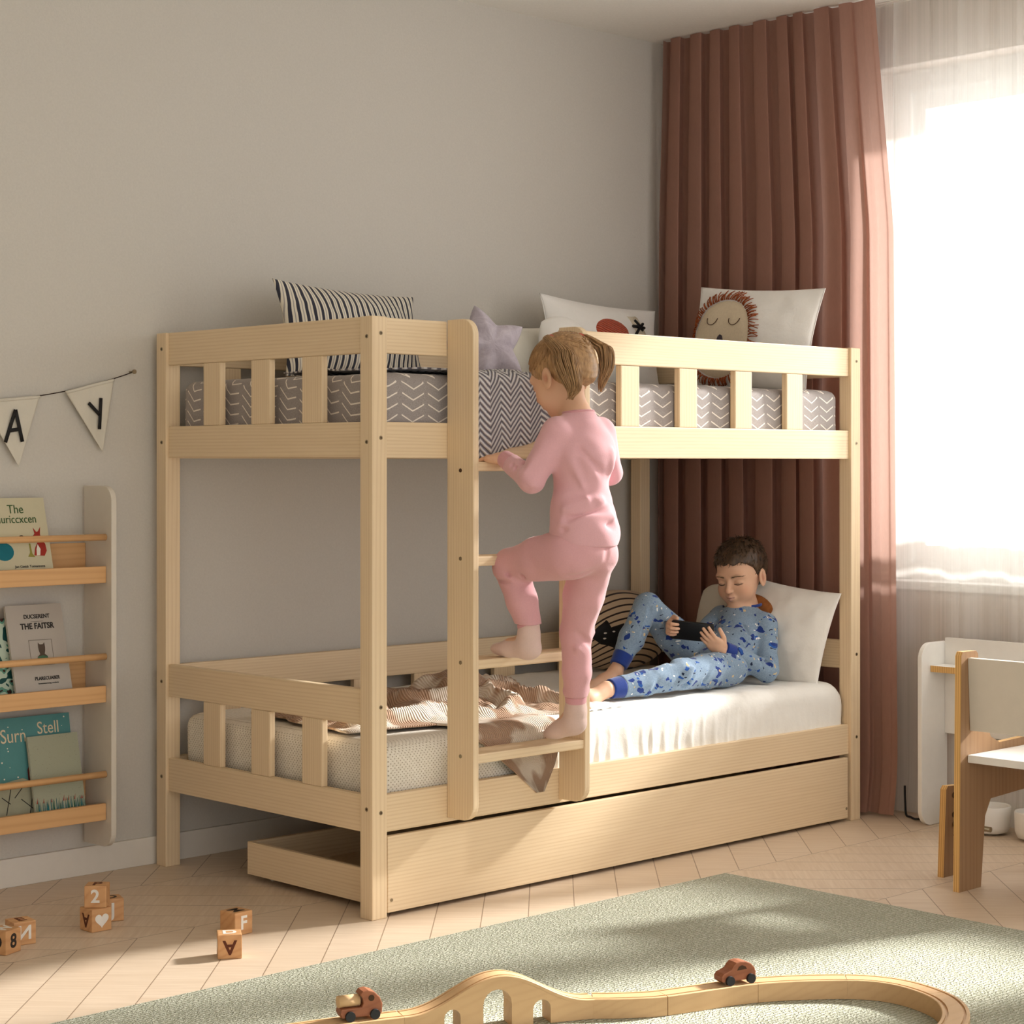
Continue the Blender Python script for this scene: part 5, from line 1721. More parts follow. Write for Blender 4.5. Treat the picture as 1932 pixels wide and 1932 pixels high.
def girl_body(P):
    d = head_sdf(ghead_l(P)) * HSC
    d = smin(d, cap(P, gw(0, -0.020, -0.030), nkb, 0.030, 0.034), 0.020)
    d = smin(d, cap(P, nkb + A3(0, -0.005, -0.01), che, 0.045, 0.070), 0.04)
    d = smin(d, ellip(P, che, (0.088, 0.062, 0.075)), 0.03)
    d = smin(d, ellip(P, wai, (0.076, 0.058, 0.080)), 0.04)
    d = smin(d, ellip(P, pel, (0.076, 0.062, 0.060)), 0.03)
    for sh_, el, wr in ((shL, elL, wrL), (shR, elR, wrR)):
        d = smin(d, chain(P, [sh_, el, wr], [0.030, 0.023, 0.0165]), 0.02)
    for hi_, kn, an in ((hiL, knL, anL), (hiR, knR, anR)):
        d = smin(d, chain(P, [hi_, kn, an], [0.046, 0.030, 0.019]), 0.015)
    d = smin(d, hand_sdf(P, wrL, (-0.10, 1.0, 0.02), (0, 0.1, -1), -1, 0.95, [0.22, 0.20, 0.22, 0.28], 0.3), 0.012)
    d = smin(d, hand_sdf(P, wrR, (-0.05, 1.0, 0.02), (0, 0.1, -1), 1, 0.95, [0.22, 0.20, 0.22, 0.28], 0.3), 0.012)
    d = smin(d, foot_sdf(P, anL, heL + A3(0, 0.006, 0.010), toL + A3(0, -0.012, 0.008), (0, 0, 1), 0.019), 0.006) 
    d = smin(d, foot_sdf(P, anR, heR + A3(0, 0.006, 0.014), toR + A3(0, -0.012, 0.012), (0, 0.3, 1), 0.019), 0.006)
    return d
SK_G = (0.72, 0.44, 0.29)
me = sdf_mesh('body', girl_body, (0.27, -0.46, 0.40), (0.70, 0.05, 1.58), 0.0036)
def tg(P):
    q = ghead_l(P); c = head_tint(q, SK_G, brow=(0.36, 0.24, 0.15))
    return c
paint(me, tg)
gb = link('body', me, skin_mat('child_skin', (224, 172, 140)), GIRL, smooth=True)

# ---- pyjama top
M_PINK = jersey_mat('pink_jersey', (222, 172, 178)); M_PINK2 = jersey_mat('pink_jersey_trousers', (216, 164, 168))
M_RIB = jersey_mat('pink_rib_cuff', (214, 156, 162))
def top_fn(P):
    d = cap(P, nkb + A3(0, -0.010, 0.002), che, 0.045, 0.082)
    d = smin(d, cap(P, shL + A3(0.01, 0, 0.006), shR + A3(-0.01, 0, 0.006), 0.036, 0.036), 0.04)
    d = smin(d, ellip(P, che + A3(0, -0.006, 0), (0.098, 0.078, 0.085)), 0.03)
    d = smin(d, ellip(P, wai + A3(0, 0, -0.01), (0.090, 0.076, 0.095)), 0.05)
    d = smin(d, ellip(P, pel + A3(0.0, -0.004, 0.030), (0.101, 0.085, 0.080)), 0.05)
    # sleeves
    sl = chain(P, [shL, elL, wrL + (elL - wrL) * 0.22], [0.041, 0.036, 0.027], 0.006)
    sr = chain(P, [shR, elR, wrR + (elR - wrR) * 0.22], [0.041, 0.036, 0.027], 0.006)
    for q_, el, wr in ((0, elL, wrL), (1, elR, wrR)):
        v = (wr - el) / np.linalg.norm(wr - el); pl = (P - (wr - v * 0.034).astype(np.float32)) @ v.astype(np.float32)
        if q_ == 0: sl = smax(sl, pl, 0.003)
        else: sr = smax(sr, pl, 0.003)
    # sleeve folds inside the elbow
    sl = crease(sl, P, [(elL + A3(-0.02, 0.040, 0.030), elL + A3(0.012, 0.050, 0.005), 0.006), (elL + A3(-0.03, 0.052, 0.046), elL + A3(0.010, 0.066, 0.018), 0.005), (elL + A3(-0.024, 0.020, 0.050), elL + A3(0.028, 0.028, 0.030), 0.005)], 0.008)
    sl = ridge(sl, P, [(elL + A3(-0.034, 0.01, 0.02), elL + A3(-0.02, -0.022, -0.012), 0.008), (shL + A3(-0.036, 0.0, -0.03), elL + A3(-0.034, -0.008, 0.02), 0.007)], 0.012)
    d = smin(d, sl, 0.018); d = smin(d, sr, 0.018)
    # folds on the back
    segs = [((0.395, -0.375, 1.215), (0.44, -0.395, 1.10), 0.006), ((0.405, -0.372, 1.245), (0.475, -0.400, 1.175), 0.005),
            ((0.385, -0.345, 1.06), (0.49, -0.405, 1.09), 0.007), ((0.382, -0.335, 1.035), (0.50, -0.408, 1.045), 0.006), ((0.378, -0.34, 1.12), (0.45, -0.395, 1.135), 0.005),
            ((0.52, -0.396, 1.12), (0.575, -0.350, 1.09), 0.005)]
    d = crease(d, P, [(np.array(a), np.array(b), r) for a, b, r in segs], 0.014)
    rs = [((0.388, -0.352, 1.225), (0.425, -0.385, 1.12), 0.007), ((0.380, -0.330, 1.048), (0.50, -0.402, 1.066), 0.007), ((0.50, -0.395, 1.24), (0.53, -0.390, 1.11), 0.006), ((0.375, -0.335, 1.09), (0.47, -0.395, 1.112), 0.006)]
    d = ridge(d, P, [(np.array(a), np.array(b), r) for a, b, r in rs], 0.016)
    d = d + 0.0016 * np.sin(P[:, 0] * 60 + P[:, 2] * 45) * np.sin(P[:, 2] * 38 + P[:, 1] * 30)
    # neckline and hem
    up = np.array([-0.02, 0.10, 1.0]); up /= np.linalg.norm(up)
    neck = (P - (nkb + A3(0, 0.0, 0.024))) @ up.astype(np.float32)
    rn = np.linalg.norm((P - nkb)[:, :2], axis=1)
    d = smax(d, np.where(rn < 0.075, neck, -1.0), 0.004)
    hem = (0.992 - P[:, 2]) + (P[:, 1] + 0.33) * 0.10
    d = smax(d, hem, 0.004)
    return d
me = sdf_mesh('pajama_top', top_fn, (0.27, -0.47, 0.93), (0.70, -0.09, 1.37), 0.0036)
pt = link('pajama_top', me, M_PINK, GIRL, smooth=True)
# neckband, hem seam, cuffs
ring = [nkb + np.array([0.043 * math.cos(a), 0.041 * math.sin(a) - 0.005, 0.021 - 0.004 * math.sin(a)]) for a in np.linspace(0, 2 * PI, 33)]
tube_obj('neckband', [np.array(ring)], [np.full(33, 0.0042)], M_RIB, pt)
def cuff(name, a, b, ra, rb, mat, parent):
    a = np.array(a, float); b = np.array(b, float)
    n = 14; P = [a + (b - a) * k / n for k in range(n + 1)]
    R = [ra + (rb - ra) * k / n + (0.0012 if k in (0, n) else 0.0) - (0.002 if k in (0, n) else 0) for k in range(n + 1)]
    return tube_obj(name, [np.array(P)], [np.array(R)], mat, parent, 28)
for el, wr in ((elL, wrL), (elR, wrR)):
    v = (wr - el) / np.linalg.norm(wr - el)
    cuff('cuff', wr - v * 0.036, wr + v * 0.002, 0.0275, 0.0235, M_RIB, pt)

# ---- trousers 
cL0, cL1 = anL + np.array([-0.0005, 0.003, 0.030]), anL + np.array([0.001, -0.001, -0.006])
cR0, cR1 = anR + np.array([-0.002, -0.002, 0.040]), anR + np.array([0, 0, 0.002])
def tro_fn(P):
    d = ellip(P, pel + A3(-0.002, -0.004, -0.006), (0.090, 0.076, 0.064))
    d = smin(d, ellip(P, (0.440, -0.336, 0.966), (0.048, 0.044, 0.048)), 0.02)
    d = smin(d, ellip(P, (0.515, -0.338, 0.962), (0.047, 0.044, 0.050)), 0.02)
    l = chain(P, [hiL, (hiL + knL) / 2 + A3(0, 0, 0.006), knL + A3(0, 0.006, 0.002), (knL + anL) / 2 + A3(0, -0.006, 0), anL + A3(0, 0, 0.024)], [0.070, 0.060, 0.047, 0.042, 0.036], 0.012)
    r = chain(P, [hiR, (hiR + knR) / 2, knR, (knR + anR) / 2 + A3(0, -0.004, 0), anR + A3(0, 0, 0.032)], [0.062, 0.055, 0.044, 0.039, 0.033], 0.012)
    # folds behind the bent knee
    kb = knL + A3(0.0, -0.045, -0.03)
    l = crease(l, P, [(kb + A3(-0.045, 0.006, 0.010), kb + A3(-0.012, 0.060, 0.018), 0.006), (kb + A3(-0.045, 0.012, -0.010), kb + A3(-0.03, 0.070, -0.002), 0.005), (kb + A3(-0.03, -0.03, 0.01), kb + A3(0.03, -0.02, 0.014), 0.008)], 0.010)
    l = ridge(l, P, [(kb + A3(-0.044, 0.010, 0.000), kb + A3(-0.030, 0.066, 0.010), 0.006)], 0.010)
    r = crease(r, P, [((0.545, -0.258, 0.80), (0.600, -0.215, 0.765), 0.006), ((0.53, -0.245, 0.74), (0.60, -0.235, 0.70), 0.006)], 0.012)
    r = ridge(r, P, [((0.525, -0.240, 0.82), (0.600, -0.23, 0.742), 0.008), ((0.54, -0.23, 0.70), (0.612, -0.205, 0.66), 0.008), (anR + A3(-0.03, 0.01, 0.055), anR + A3(0.025, -0.02, 0.058), 0.008)], 0.012)
    l = smax(l, np.where(P[:, 1] > -0.26, (cL0[2] - 0.002) - P[:, 2], -1.0), 0.003)
    r = smax(r, (cR0[2] - 0.002) - P[:, 2], 0.003)
    d = smin(d, smin(l, r, 0.012), 0.025)
    d = crease(d, P, [((0.484, -0.405, 0.995), (0.484, -0.400, 0.930), 0.010), ((0.484, -0.400, 0.930), (0.570, -0.370, 0.922), 0.008), ((0.40, -0.34, 0.905), (0.484, -0.395, 0.925), 0.006)], 0.012)
    d = d + 0.0012 * np.sin(P[:, 0] * 70 + P[:, 2] * 60) * np.sin(P[:, 1] * 55)
    return d
me = sdf_mesh('pajama_trousers', tro_fn, (0.33, -0.48, 0.53), (0.68, -0.03, 1.07), 0.0036)
pj = link('pajama_trousers', me, M_PINK2, GIRL, smooth=True)
cuff('cuff', cL0, cL1, 0.031, 0.0275, M_RIB, pj)
cuff('cuff', cR0, cR1, 0.031, 0.0275, M_RIB, pj)

# ---- socks
M_SOCK = jersey_mat('beige_pink_sock', (216, 188, 178))
def sock(an, he, to, up):
    def f(P):
        d = foot_sdf(P, an, he, to, up, 0.0265, 0.018)
        d = smin(d, cap(P, an, an + (A3(0, 0, 0.02)), 0.0275, 0.0265), 0.008)
        return d - 0.0035
    lo = np.minimum(np.minimum(an, he), to) - 0.05; hi = np.maximum(np.maximum(an, he), to) + 0.05
    return sdf_mesh('sock', f, lo, hi, 0.003)
link('sock', sock(anL, heL + A3(0, 0, 0.002), toL + A3(0, 0, 0.003), (0, 0, 1)), M_SOCK, GIRL, smooth=True)
link('sock', sock(anR, heR + A3(0, 0, 0.006), toR + A3(0, 0, 0.006), (0, 0.3, 1)), M_SOCK, GIRL, smooth=True)

# ---- hair
M_HAIRG = hair_mat('light_brown_hair', (136, 102, 68), (188, 150, 106))
tieL, tieR = np.array([-0.052, -0.046, 0.084]), np.array([0.052, -0.046, 0.084])   # local
def hair_fn(P):
    q = ghead_l(P)
    d = ellip(q, (0, -0.014, 0.030), (0.0775, 0.0950, 0.0800))
    s = np.stack([np.abs(q[:, 0]), q[:, 1], q[:, 2]], 1)
    d = smin(d, ellip(q, (0, -0.058, -0.012), (0.055, 0.040, 0.045)), 0.03)
    # keep only the scalp side of the hairline
    nrm = np.array([0.0, 0.78, -0.62], np.float32)
    d = smax(d, (q @ nrm) - 0.026 - 0.010 * np.clip(1 - s[:, 0] / 0.05, 0, 1), 0.003)
    d = smax(d, -(q[:, 2] + 0.052 - 0.35 * np.clip(q[:, 1] + 0.02, 0, 1)), 0.006)
    # clear the ear
    d = smax(d, -ellip(s, (0.082, 0.004, -0.020), (0.030, 0.024, 0.030)), 0.004)
    # centre parting and combed grooves running to the bunches
    d = smax(d, -cap(q, (0.004, 0.05, 0.108), (-0.004, -0.03, 0.118), 0.006, 0.006), 0.004)
    d = smax(d, -cap(q, (-0.004, -0.03, 0.118), (0.0, -0.112, 0.04), 0.006, 0.005), 0.004)
    tie = np.array([0.056, -0.046, 0.078], np.float32)
    v = s - tie; ang = np.arctan2(v[:, 1], v[:, 2] + 0.001)
    fall = np.clip(np.linalg.norm(v, axis=1) / 0.05, 0, 1)
    d = d + 0.0012 * np.sin(ang * 46 + 3 * np.sin(ang * 5)) * fall * 0.4
    return d * HSC
c_ = G_HC
me = sdf_mesh('hair', hair_fn, c_ - 0.15, c_ + 0.15, 0.0026)
hr = link('hair', me, M_HAIRG, GIRL, smooth=True)
# combed strands lying on the scalp
random.seed(21); paths = []; rads = []
for side in (-1, 1):
    tie = np.array([0.058 * side, -0.046, 0.077])
    for i in range(800):
        a = random.uniform(0, 2 * PI)
        # root on hairline / parting around the half head
        r = np.array([side * random.uniform(0.003, 0.072), random.uniform(-0.10, 0.062), random.uniform(-0.03, 0.105)])
        P = []
        for k in range(8):
            t_ = k / 7 * 0.96
            p = r + (tie - r) * t_
            # push out onto the scalp ellipsoid
            e = (p - np.array([0, -0.014, 0.030])) / np.array([0.0775, 0.0950, 0.0800])
            n_ = np.linalg.norm(e); p = np.array([0, -0.014, 0.030]) + (p - np.array([0, -0.014, 0.030])) / n_ * 1.008
            P.append(p)
        if P[0][1] * 0.78 - P[0][2] * 0.62 > 0.020: continue
        if P[0][2] < -0.03 and P[0][1] > -0.03: continue
        if abs(P[0][0]) > 0.055 and P[0][2] < 0.028 and P[0][1] > -0.045: continue
        paths.append(np.array([gw(*p) for p in P])); rads.append(np.linspace(0.0019, 0.0012, 8))
V, F = tubes(paths, rads, 4)
link('combed_strands', from_np('combed_strands', V, F), M_HAIRG, hr, smooth=True)
# bunches
def bunch(pts, n, spread_, r, seed, name='ponytail'):
    random.seed(seed); C = spline([tuple(p) for p in pts], 7); m = len(C)
    paths, rads = [], []
    for i in range(n):
        a = random.uniform(0, 2 * PI); q = math.sqrt(random.random()) * spread_; wav = random.uniform(0.6, 1.3); ph = random.uniform(0, 6)
        cut = random.uniform(0.80, 1.0); P = []
        for k in range(int(m * cut)):
            t_ = k / (m - 1)
            w = (0.20 + 1.15 * math.sin(min(1, max(0, t_ - 0.10) * 1.2) * PI) ** 0.9 + 0.25 * t_) * (1 - 0.30 * t_)
            o = np.array([math.cos(a), math.sin(a), 0.25 * math.sin(a * 2)]) * q * w
            o = o + np.array([math.sin(t_ * 9 * wav + ph), math.cos(t_ * 8 * wav + ph), 0]) * 0.0045 * t_
            P.append(C[k] + o)
        P = np.array(P); paths.append(P); rads.append(np.linspace(r, r * 0.35, len(P)))
    V, F = tubes(paths, rads, 5)
    return link(name, from_np(name, V, F), M_HAIRG, hr, smooth=True)
a = gw(*(tieL * 1.05)); 
bunch([gw(-0.060, -0.044, 0.078), gw(-0.074, -0.052, 0.084), (0.388, -0.328, 1.508), (0.388, -0.338, 1.480), (0.392, -0.350, 1.440), (0.404, -0.350, 1.405), (0.396, -0.340, 1.375)], 170, 0.028, 0.0020, 31)
bunch([gw(0.056, -0.050, 0.082), gw(0.074, -0.060, 0.092), (0.550, -0.300, 1.535), (0.572, -0.306, 1.520), (0.577, -0.306, 1.475), (0.566, -0.302, 1.435), (0.558, -0.298, 1.400)], 120, 0.020, 0.0021, 32)
M_TIE = plain('coral_hair_tie', (204, 84, 78), 0.7)
for sgn, c0 in ((-1, gw(-0.067, -0.048, 0.081)), (1, gw(0.065, -0.055, 0.087))):
    dirv = gw(0.085 * sgn, -0.064, 0.094) - c0; dirv /= np.linalg.norm(dirv)
    ax = axes(dirv, (0.1, 0.2, 1.0)).astype(float)
    rg = np.array([c0 + ax[:, 1] * 0.0100 * math.cos(t_) + ax[:, 2] * 0.0100 * math.sin(t_) for t_ in np.linspace(0, 2 * PI, 25)])
    tube_obj('hair_tie', [rg], [np.full(25, 0.0045)], M_TIE, hr)
# ================================================================ BOY ON THE LOWER BUNK
BOY = thing('person', 'boy in blue printed pyjamas lying on the lower bunk looking at a phone', 'person', (1.70, 0.25, 0.46))
byaw = math.radians(-72)   # rotate from +y towards...: facing mostly -x, a little towards the room
bfw = np.array([-0.80, -0.16, -0.20]); bfw /= np.linalg.norm(bfw)
bup0 = np.array([-0.20, 0.02, 1.0])
brt = np.cross(bfw, bup0); brt /= np.linalg.norm(brt); bup = np.cross(brt, bfw)
B_RH = np.stack([brt, bfw, bup], 1).astype(np.float32)
B_HC = np.array([1.945, 0.352, 0.826]); BHS = 1.09
def bhead_l(P): return ((P - B_HC.astype(np.float32)) @ B_RH) / BHS
def bw(x, y, z): return B_HC + (B_RH.astype(float) @ np.array([x, y, z])) * BHS

bpel = np.array([1.745, 0.275, 0.535]); bwai = np.array([1.835, 0.300, 0.588]); bche = np.array([1.925, 0.335, 0.640]); bnk = np.array([1.968, 0.352, 0.702])
bshL, belL, bwrL = np.array([1.945, 0.240, 0.658]), np.array([1.865, 0.172, 0.510]), np.array([1.712, 0.192, 0.598])
bshR, belR, bwrR = np.array([1.930, 0.430, 0.670]), np.array([1.765, 0.405, 0.600]), np.array([1.665, 0.378, 0.620])
bhiL, bknL, banL = np.array([1.715, 0.215, 0.530]), np.array([1.425, 0.170, 0.530]), np.array([1.125, 0.205, 0.506])
bhiR, bknR, banR = np.array([1.742, 0.372, 0.535]), np.array([1.520, 0.400, 0.734]), np.array([1.368, 0.402, 0.529])
bheL, btoL = np.array([1.070, 0.215, 0.472]), np.array([0.99, 0.250, 0.56])
bheR, btoR = np.array([1.348, 0.405, 0.468]), np.array([1.180, 0.380, 0.472])

# the phone lies in a plane; fingers close behind it
PHC = np.array([1.573, 0.250, 0.658])
ph_x = np.array([0.60, -0.62, -0.09]); ph_x /= np.linalg.norm(ph_x)      # long axis, toward his left hand
ph_n = np.array([0.79, 0.44, 0.40]); ph_n -= ph_x * (ph_n @ ph_x); ph_n /= np.linalg.norm(ph_n)   # screen faces him
ph_y = np.cross(ph_n, ph_x)
def phw(a, b, c=0.0): return PHC + ph_x * a - ph_y * b + ph_n * c

HL_w = phw(0.106, -0.056, 0.014); HR_w = phw(-0.066, -0.012, 0.050)
def boy_body(P):
    d = head_sdf(bhead_l(P)) * BHS
    d = smin(d, cap(P, bw(0, -0.030, -0.030), bnk, 0.029, 0.033), 0.010)
    d = smin(d, cap(P, bnk, bche, 0.045, 0.070), 0.04)
    d = smin(d, ellip(P, bche, (0.070, 0.088, 0.070)), 0.03)
    d = smin(d, ellip(P, bwai, (0.070, 0.078, 0.058)), 0.05)
    d = smin(d, ellip(P, bpel, (0.072, 0.086, 0.062)), 0.05)
    d = smin(d, chain(P, [bshL, belL, HL_w], [0.030, 0.023, 0.0165]), 0.02)
    d = smin(d, chain(P, [bshR, belR, HR_w], [0.030, 0.023, 0.0165]), 0.02)
    d = smin(d, chain(P, [bhiL, bknL, banL], [0.044, 0.030, 0.021]), 0.015)
    d = smin(d, chain(P, [bhiR, bknR, banR], [0.044, 0.030, 0.021]), 0.015)
    # hands: fingers run up behind the back of the phone, thumbs in front
    fl = (-ph_x * 0.75 - ph_y * 0.66 - ph_n * 0.12)
    fr_ = (-ph_x * 0.22 - ph_y * 0.25 - ph_n * 0.92)
    d = smin(d, hand_sdf(P, HL_w + ph_n * -0.022, fl, ph_n, -1, 0.92, [0.20, 0.20, 0.24, 0.30], 0.5), 0.012)
    d = smin(d, hand_sdf(P, HR_w, fr_, ph_x, 1, 0.92, [0.80, 0.82, 0.84, 0.86], 0.6, 0.06), 0.012)
    d = smin(d, foot_sdf(P, banL + A3(-0.012, 0, 0), bheL, btoL, (-1, 0, 0.4), 0.026, 0.02, True), 0.015)
    d = smin(d, foot_sdf(P, banR + A3(-0.004, 0, -0.008), bheR, btoR, (-0.1, 0, 1), 0.026, 0.02, True), 0.015)
    return d
SK_B = (0.70, 0.43, 0.29)
me = sdf_mesh('body', boy_body, (0.94, 0.12, 0.44), (2.08, 0.52, 0.96), 0.0028)
paint(me, lambda P: head_tint(bhead_l(P), SK_B, brow=(0.20, 0.13, 0.08)))
bb = link('body', me, skin_mat('boy_skin', (222, 170, 138)), BOY, smooth=True)
face_details(bb, lambda a, b_, c: bw(a, b_, c), BHS, plain('dark_brow', (96, 70, 50), 0.8), plain('lash', (34, 24, 20), 0.6), plain('lip_line', (112, 52, 44), 0.6))

def print_mat():
    t = NT('blue_printed_jersey'); co = t.coord()
    n = t.noise(co, 240, 3); g = t.ramp(n, [(0.3, lin((120, 142, 164))), (0.7, lin((142, 162, 182)))])
    wob = t.n('ShaderNodeTexNoise'); wob.inputs['Scale'].default_value = 26; t.l(co, wob.inputs['Vector'])
    vm = t.n('ShaderNodeMix', data_type='RGBA', blend_type='LINEAR_LIGHT'); vm.inputs[0].default_value = 0.030
    t.l(co, vm.inputs[6]); t.l(wob.outputs[1], vm.inputs[7])
    last = g
    for scale, thr, col, gate in ((26, 0.30, (38, 60, 128), 0.45), (31, 0.24, (40, 84, 158), 0.55), (34, 0.22, (206, 182, 136), 0.60), (46, 0.20, (232, 232, 226), 0.72), (38, 0.17, (30, 40, 66), 0.5)):
        v = t.n('ShaderNodeTexVoronoi'); v.inputs['Scale'].default_value = scale; v.inputs['Randomness'].default_value = 0.9
        t.l(t.mapping(vm.outputs[2], scale=(1.0, 1.0, 1.35), loc=(scale * 0.13, scale * 0.37, 0.2)), v.inputs['Vector'])
        dsk = t.math('LESS_THAN', v.outputs['Distance'], thr)
        cr = t.xyz(v.outputs['Color'])[0]
        m = t.math('MULTIPLY', dsk, t.math('GREATER_THAN', cr, gate))
        last = t.mix(m, last, lin(col))
    fabric(t, last, 0.9, n, 0.25, 0.0015)
    return t.m
M_PRINT = print_mat()
M_NAVY = jersey_mat('navy_rib', (40, 64, 138))

def btop(P):
    d = cap(P, bnk + A3(0.0, 0, -0.004), bche, 0.045, 0.080)
    d = smin(d, cap(P, bshL + A3(0, 0.012, 0.002), bshR + A3(0, -0.012, 0.002), 0.038, 0.038), 0.04)
    d = smin(d, ellip(P, bche, (0.080, 0.100, 0.080)), 0.03)
    ab = axes((0.86, 0.2, 0.5), (0, 1, 0))
    d = smin(d, ellip(P, bwai, (0.105, 0.092, 0.068), ab), 0.04)
    d = smin(d, ellip(P, bpel + A3(0.02, 0, 0.004), (0.085, 0.102, 0.072)), 0.04)
    sl = chain(P, [bshL, belL, HL_w + (belL - HL_w) * 0.22], [0.041, 0.037, 0.029], 0.006)
    sr = chain(P, [bshR, belR, HR_w + (belR - HR_w) * 0.22], [0.041, 0.036, 0.028], 0.006)
    for q_, el, wr in ((0, belL, HL_w), (1, belR, HR_w)):
        v = (wr - el) / np.linalg.norm(wr - el); pl = (P - (wr - v * 0.050).astype(np.float32)) @ v.astype(np.float32)
        if q_ == 0: sl = smax(sl, pl, 0.003)
        else: sr = smax(sr, pl, 0.003)
    sl = crease(sl, P, [(belL + A3(-0.030, -0.030, 0.032), belL + A3(-0.010, 0.02, 0.040), 0.006), (belL + A3(0.0, -0.036, 0.040), belL + A3(0.012, 0.01, 0.052), 0.006), (belL + A3(0.03, -0.03, 0.03), belL + A3(0.012, -0.03, 0.07), 0.005), (belL + A3(-0.055, -0.028, 0.030), belL + A3(-0.05, 0.0, 0.050), 0.004)], 0.008)
    sl = ridge(sl, P, [(belL + A3(-0.012, -0.034, 0.030), belL + A3(0.004, -0.012, 0.050), 0.007), (belL + A3(0.024, -0.026, 0.0), belL + A3(0.030, -0.012, 0.06), 0.008)], 0.010)
    d = smin(d, sl, 0.018); d = smin(d, sr, 0.018)
    d = crease(d, P, [((1.80, 0.205, 0.60), (1.86, 0.38, 0.665), 0.006), ((1.77, 0.20, 0.575), (1.82, 0.36, 0.635), 0.006), ((1.84, 0.23, 0.635), (1.88, 0.33, 0.690), 0.005), ((1.74, 0.20, 0.57), (1.77, 0.34, 0.61), 0.006)], 0.012)
    d = ridge(d, P, [((1.79, 0.21, 0.600), (1.84, 0.36, 0.645), 0.006)], 0.012)
    d = d + 0.0015 * np.sin(P[:, 0] * 55 + P[:, 2] * 60) * np.sin(P[:, 1] * 48)
    up = np.array([-0.16, 0.02, 1.0]); up /= np.linalg.norm(up)
    rn = np.linalg.norm((P - bnk)[:, :2], axis=1)
    d = smax(d, np.where(rn < 0.075, (P - (bnk + A3(0, 0, 0.012))) @ up.astype(np.float32), -1.0), 0.004)
    d = smax(d, (A3(1.715, 0.28, 0.55) - P) @ np.array([0.93, 0.0, 0.36], np.float32), 0.004)
    return d
me = sdf_mesh('pajama_top', btop, (1.60, 0.11, 0.45), (2.06, 0.54, 0.75), 0.0036)
bt_ = link('pajama_top', me, M_PRINT, BOY, smooth=True)
ring = [bnk + np.array([0.056 * math.cos(a), 0.057 * math.sin(a), 0.0175 + 0.005 * math.cos(a)]) for a in np.linspace(0, 2 * PI, 33)]
tube_obj('neckband', [np.array(ring)], [np.full(33, 0.0055)], M_NAVY, bt_)
for el, wr in ((belL, HL_w), (belR, HR_w)):
    v = (wr - el) / np.linalg.norm(wr - el); L = np.linalg.norm(wr - el)
    cuff('cuff', wr - v * 0.052, wr - v * 0.010, 0.0265, 0.0235, M_NAVY, bt_)

def btro(P):
    d = ellip(P, bpel + A3(-0.010, 0, 0.0), (0.095, 0.100, 0.068))
    l = chain(P, [bhiL, (bhiL + bknL) / 2, bknL, (bknL + banL) / 2 + A3(0, 0, -0.002), banL + (bknL - banL) * 0.16], [0.064, 0.056, 0.046, 0.040, 0.036], 0.012)
    r = chain(P, [bhiR, (bhiR + bknR) / 2, bknR, (bknR + banR) / 2, banR + (bknR - banR) * 0.26], [0.066, 0.058, 0.044, 0.042, 0.034], 0.012)
    for q_, kn, an, o_ in ((0, bknL, banL, 0.050), (1, bknR, banR, 0.064)):
        v = (kn - an) / np.linalg.norm(kn - an); pl = ((an + v * o_).astype(np.float32) - P) @ v.astype(np.float32)
        if q_ == 0: l = smax(l, pl, 0.003)
        else: r = smax(r, np.where(P[:, 0] < 1.47, pl, -1.0), 0.003)
    l = crease(l, P, [((1.47, 0.115, 0.565), (1.40, 0.14, 0.50), 0.006), ((1.40, 0.12, 0.570), (1.35, 0.13, 0.50), 0.006), ((1.56, 0.13, 0.58), (1.50, 0.14, 0.51), 0.005), ((1.66, 0.14, 0.585), (1.62, 0.17, 0.50), 0.006), ((1.30, 0.13, 0.55), (1.27, 0.15, 0.49), 0.005)], 0.010)
    l = ridge(l, P, [((1.44, 0.120, 0.560), (1.375, 0.135, 0.510), 0.008), ((1.36, 0.17, 0.570), (1.30, 0.165, 0.550), 0.007), ((1.46, 0.17, 0.580), (1.40, 0.18, 0.578), 0.007)], 0.012)
    r = crease(r, P, [((1.53, 0.355, 0.725), (1.50, 0.365, 0.64), 0.005), ((1.53, 0.345, 0.70), (1.52, 0.345, 0.60), 0.006), ((1.49, 0.358, 0.73), (1.45, 0.36, 0.64), 0.005), ((1.61, 0.32, 0.65), (1.61, 0.33, 0.56), 0.006)], 0.010)
    r = ridge(r, P, [((1.545, 0.350, 0.72), (1.52, 0.355, 0.62), 0.007), ((1.48, 0.356, 0.72), (1.44, 0.365, 0.64), 0.006), ((1.585, 0.330, 0.67), (1.59, 0.33, 0.58), 0.007)], 0.012)
    d = smin(d, l, 0.02); d = smin(d, r, 0.02)
    d = crease(d, P, [((1.70, 0.165, 0.60), (1.655, 0.30, 0.60), 0.006), ((1.67, 0.17, 0.598), (1.63, 0.28, 0.59), 0.006)], 0.010)
    d = d + 0.0014 * np.sin(P[:, 0] * 62 + P[:, 2] * 50) * np.sin(P[:, 1] * 50 + P[:, 2] * 30)
    d = smax(d, (P - A3(1.775, 0.28, 0.55)) @ np.array([0.93, 0.0, 0.36], np.float32), 0.004)
    return d
me = sdf_mesh('pajama_trousers', btro, (1.10, 0.09, 0.45), (1.86, 0.50, 0.80), 0.0036)
bj = link('pajama_trousers', me, M_PRINT, BOY, smooth=True)
v = (bknL - banL) / np.linalg.norm(bknL - banL)
cuff('cuff', banL + v * 0.052, banL + v * 0.006, 0.035, 0.031, M_NAVY, bj)
v = (bknR - banR) / np.linalg.norm(bknR - banR)
cuff('cuff', banR + v * 0.066, banR + v * 0.022, 0.034, 0.030, M_NAVY, bj)

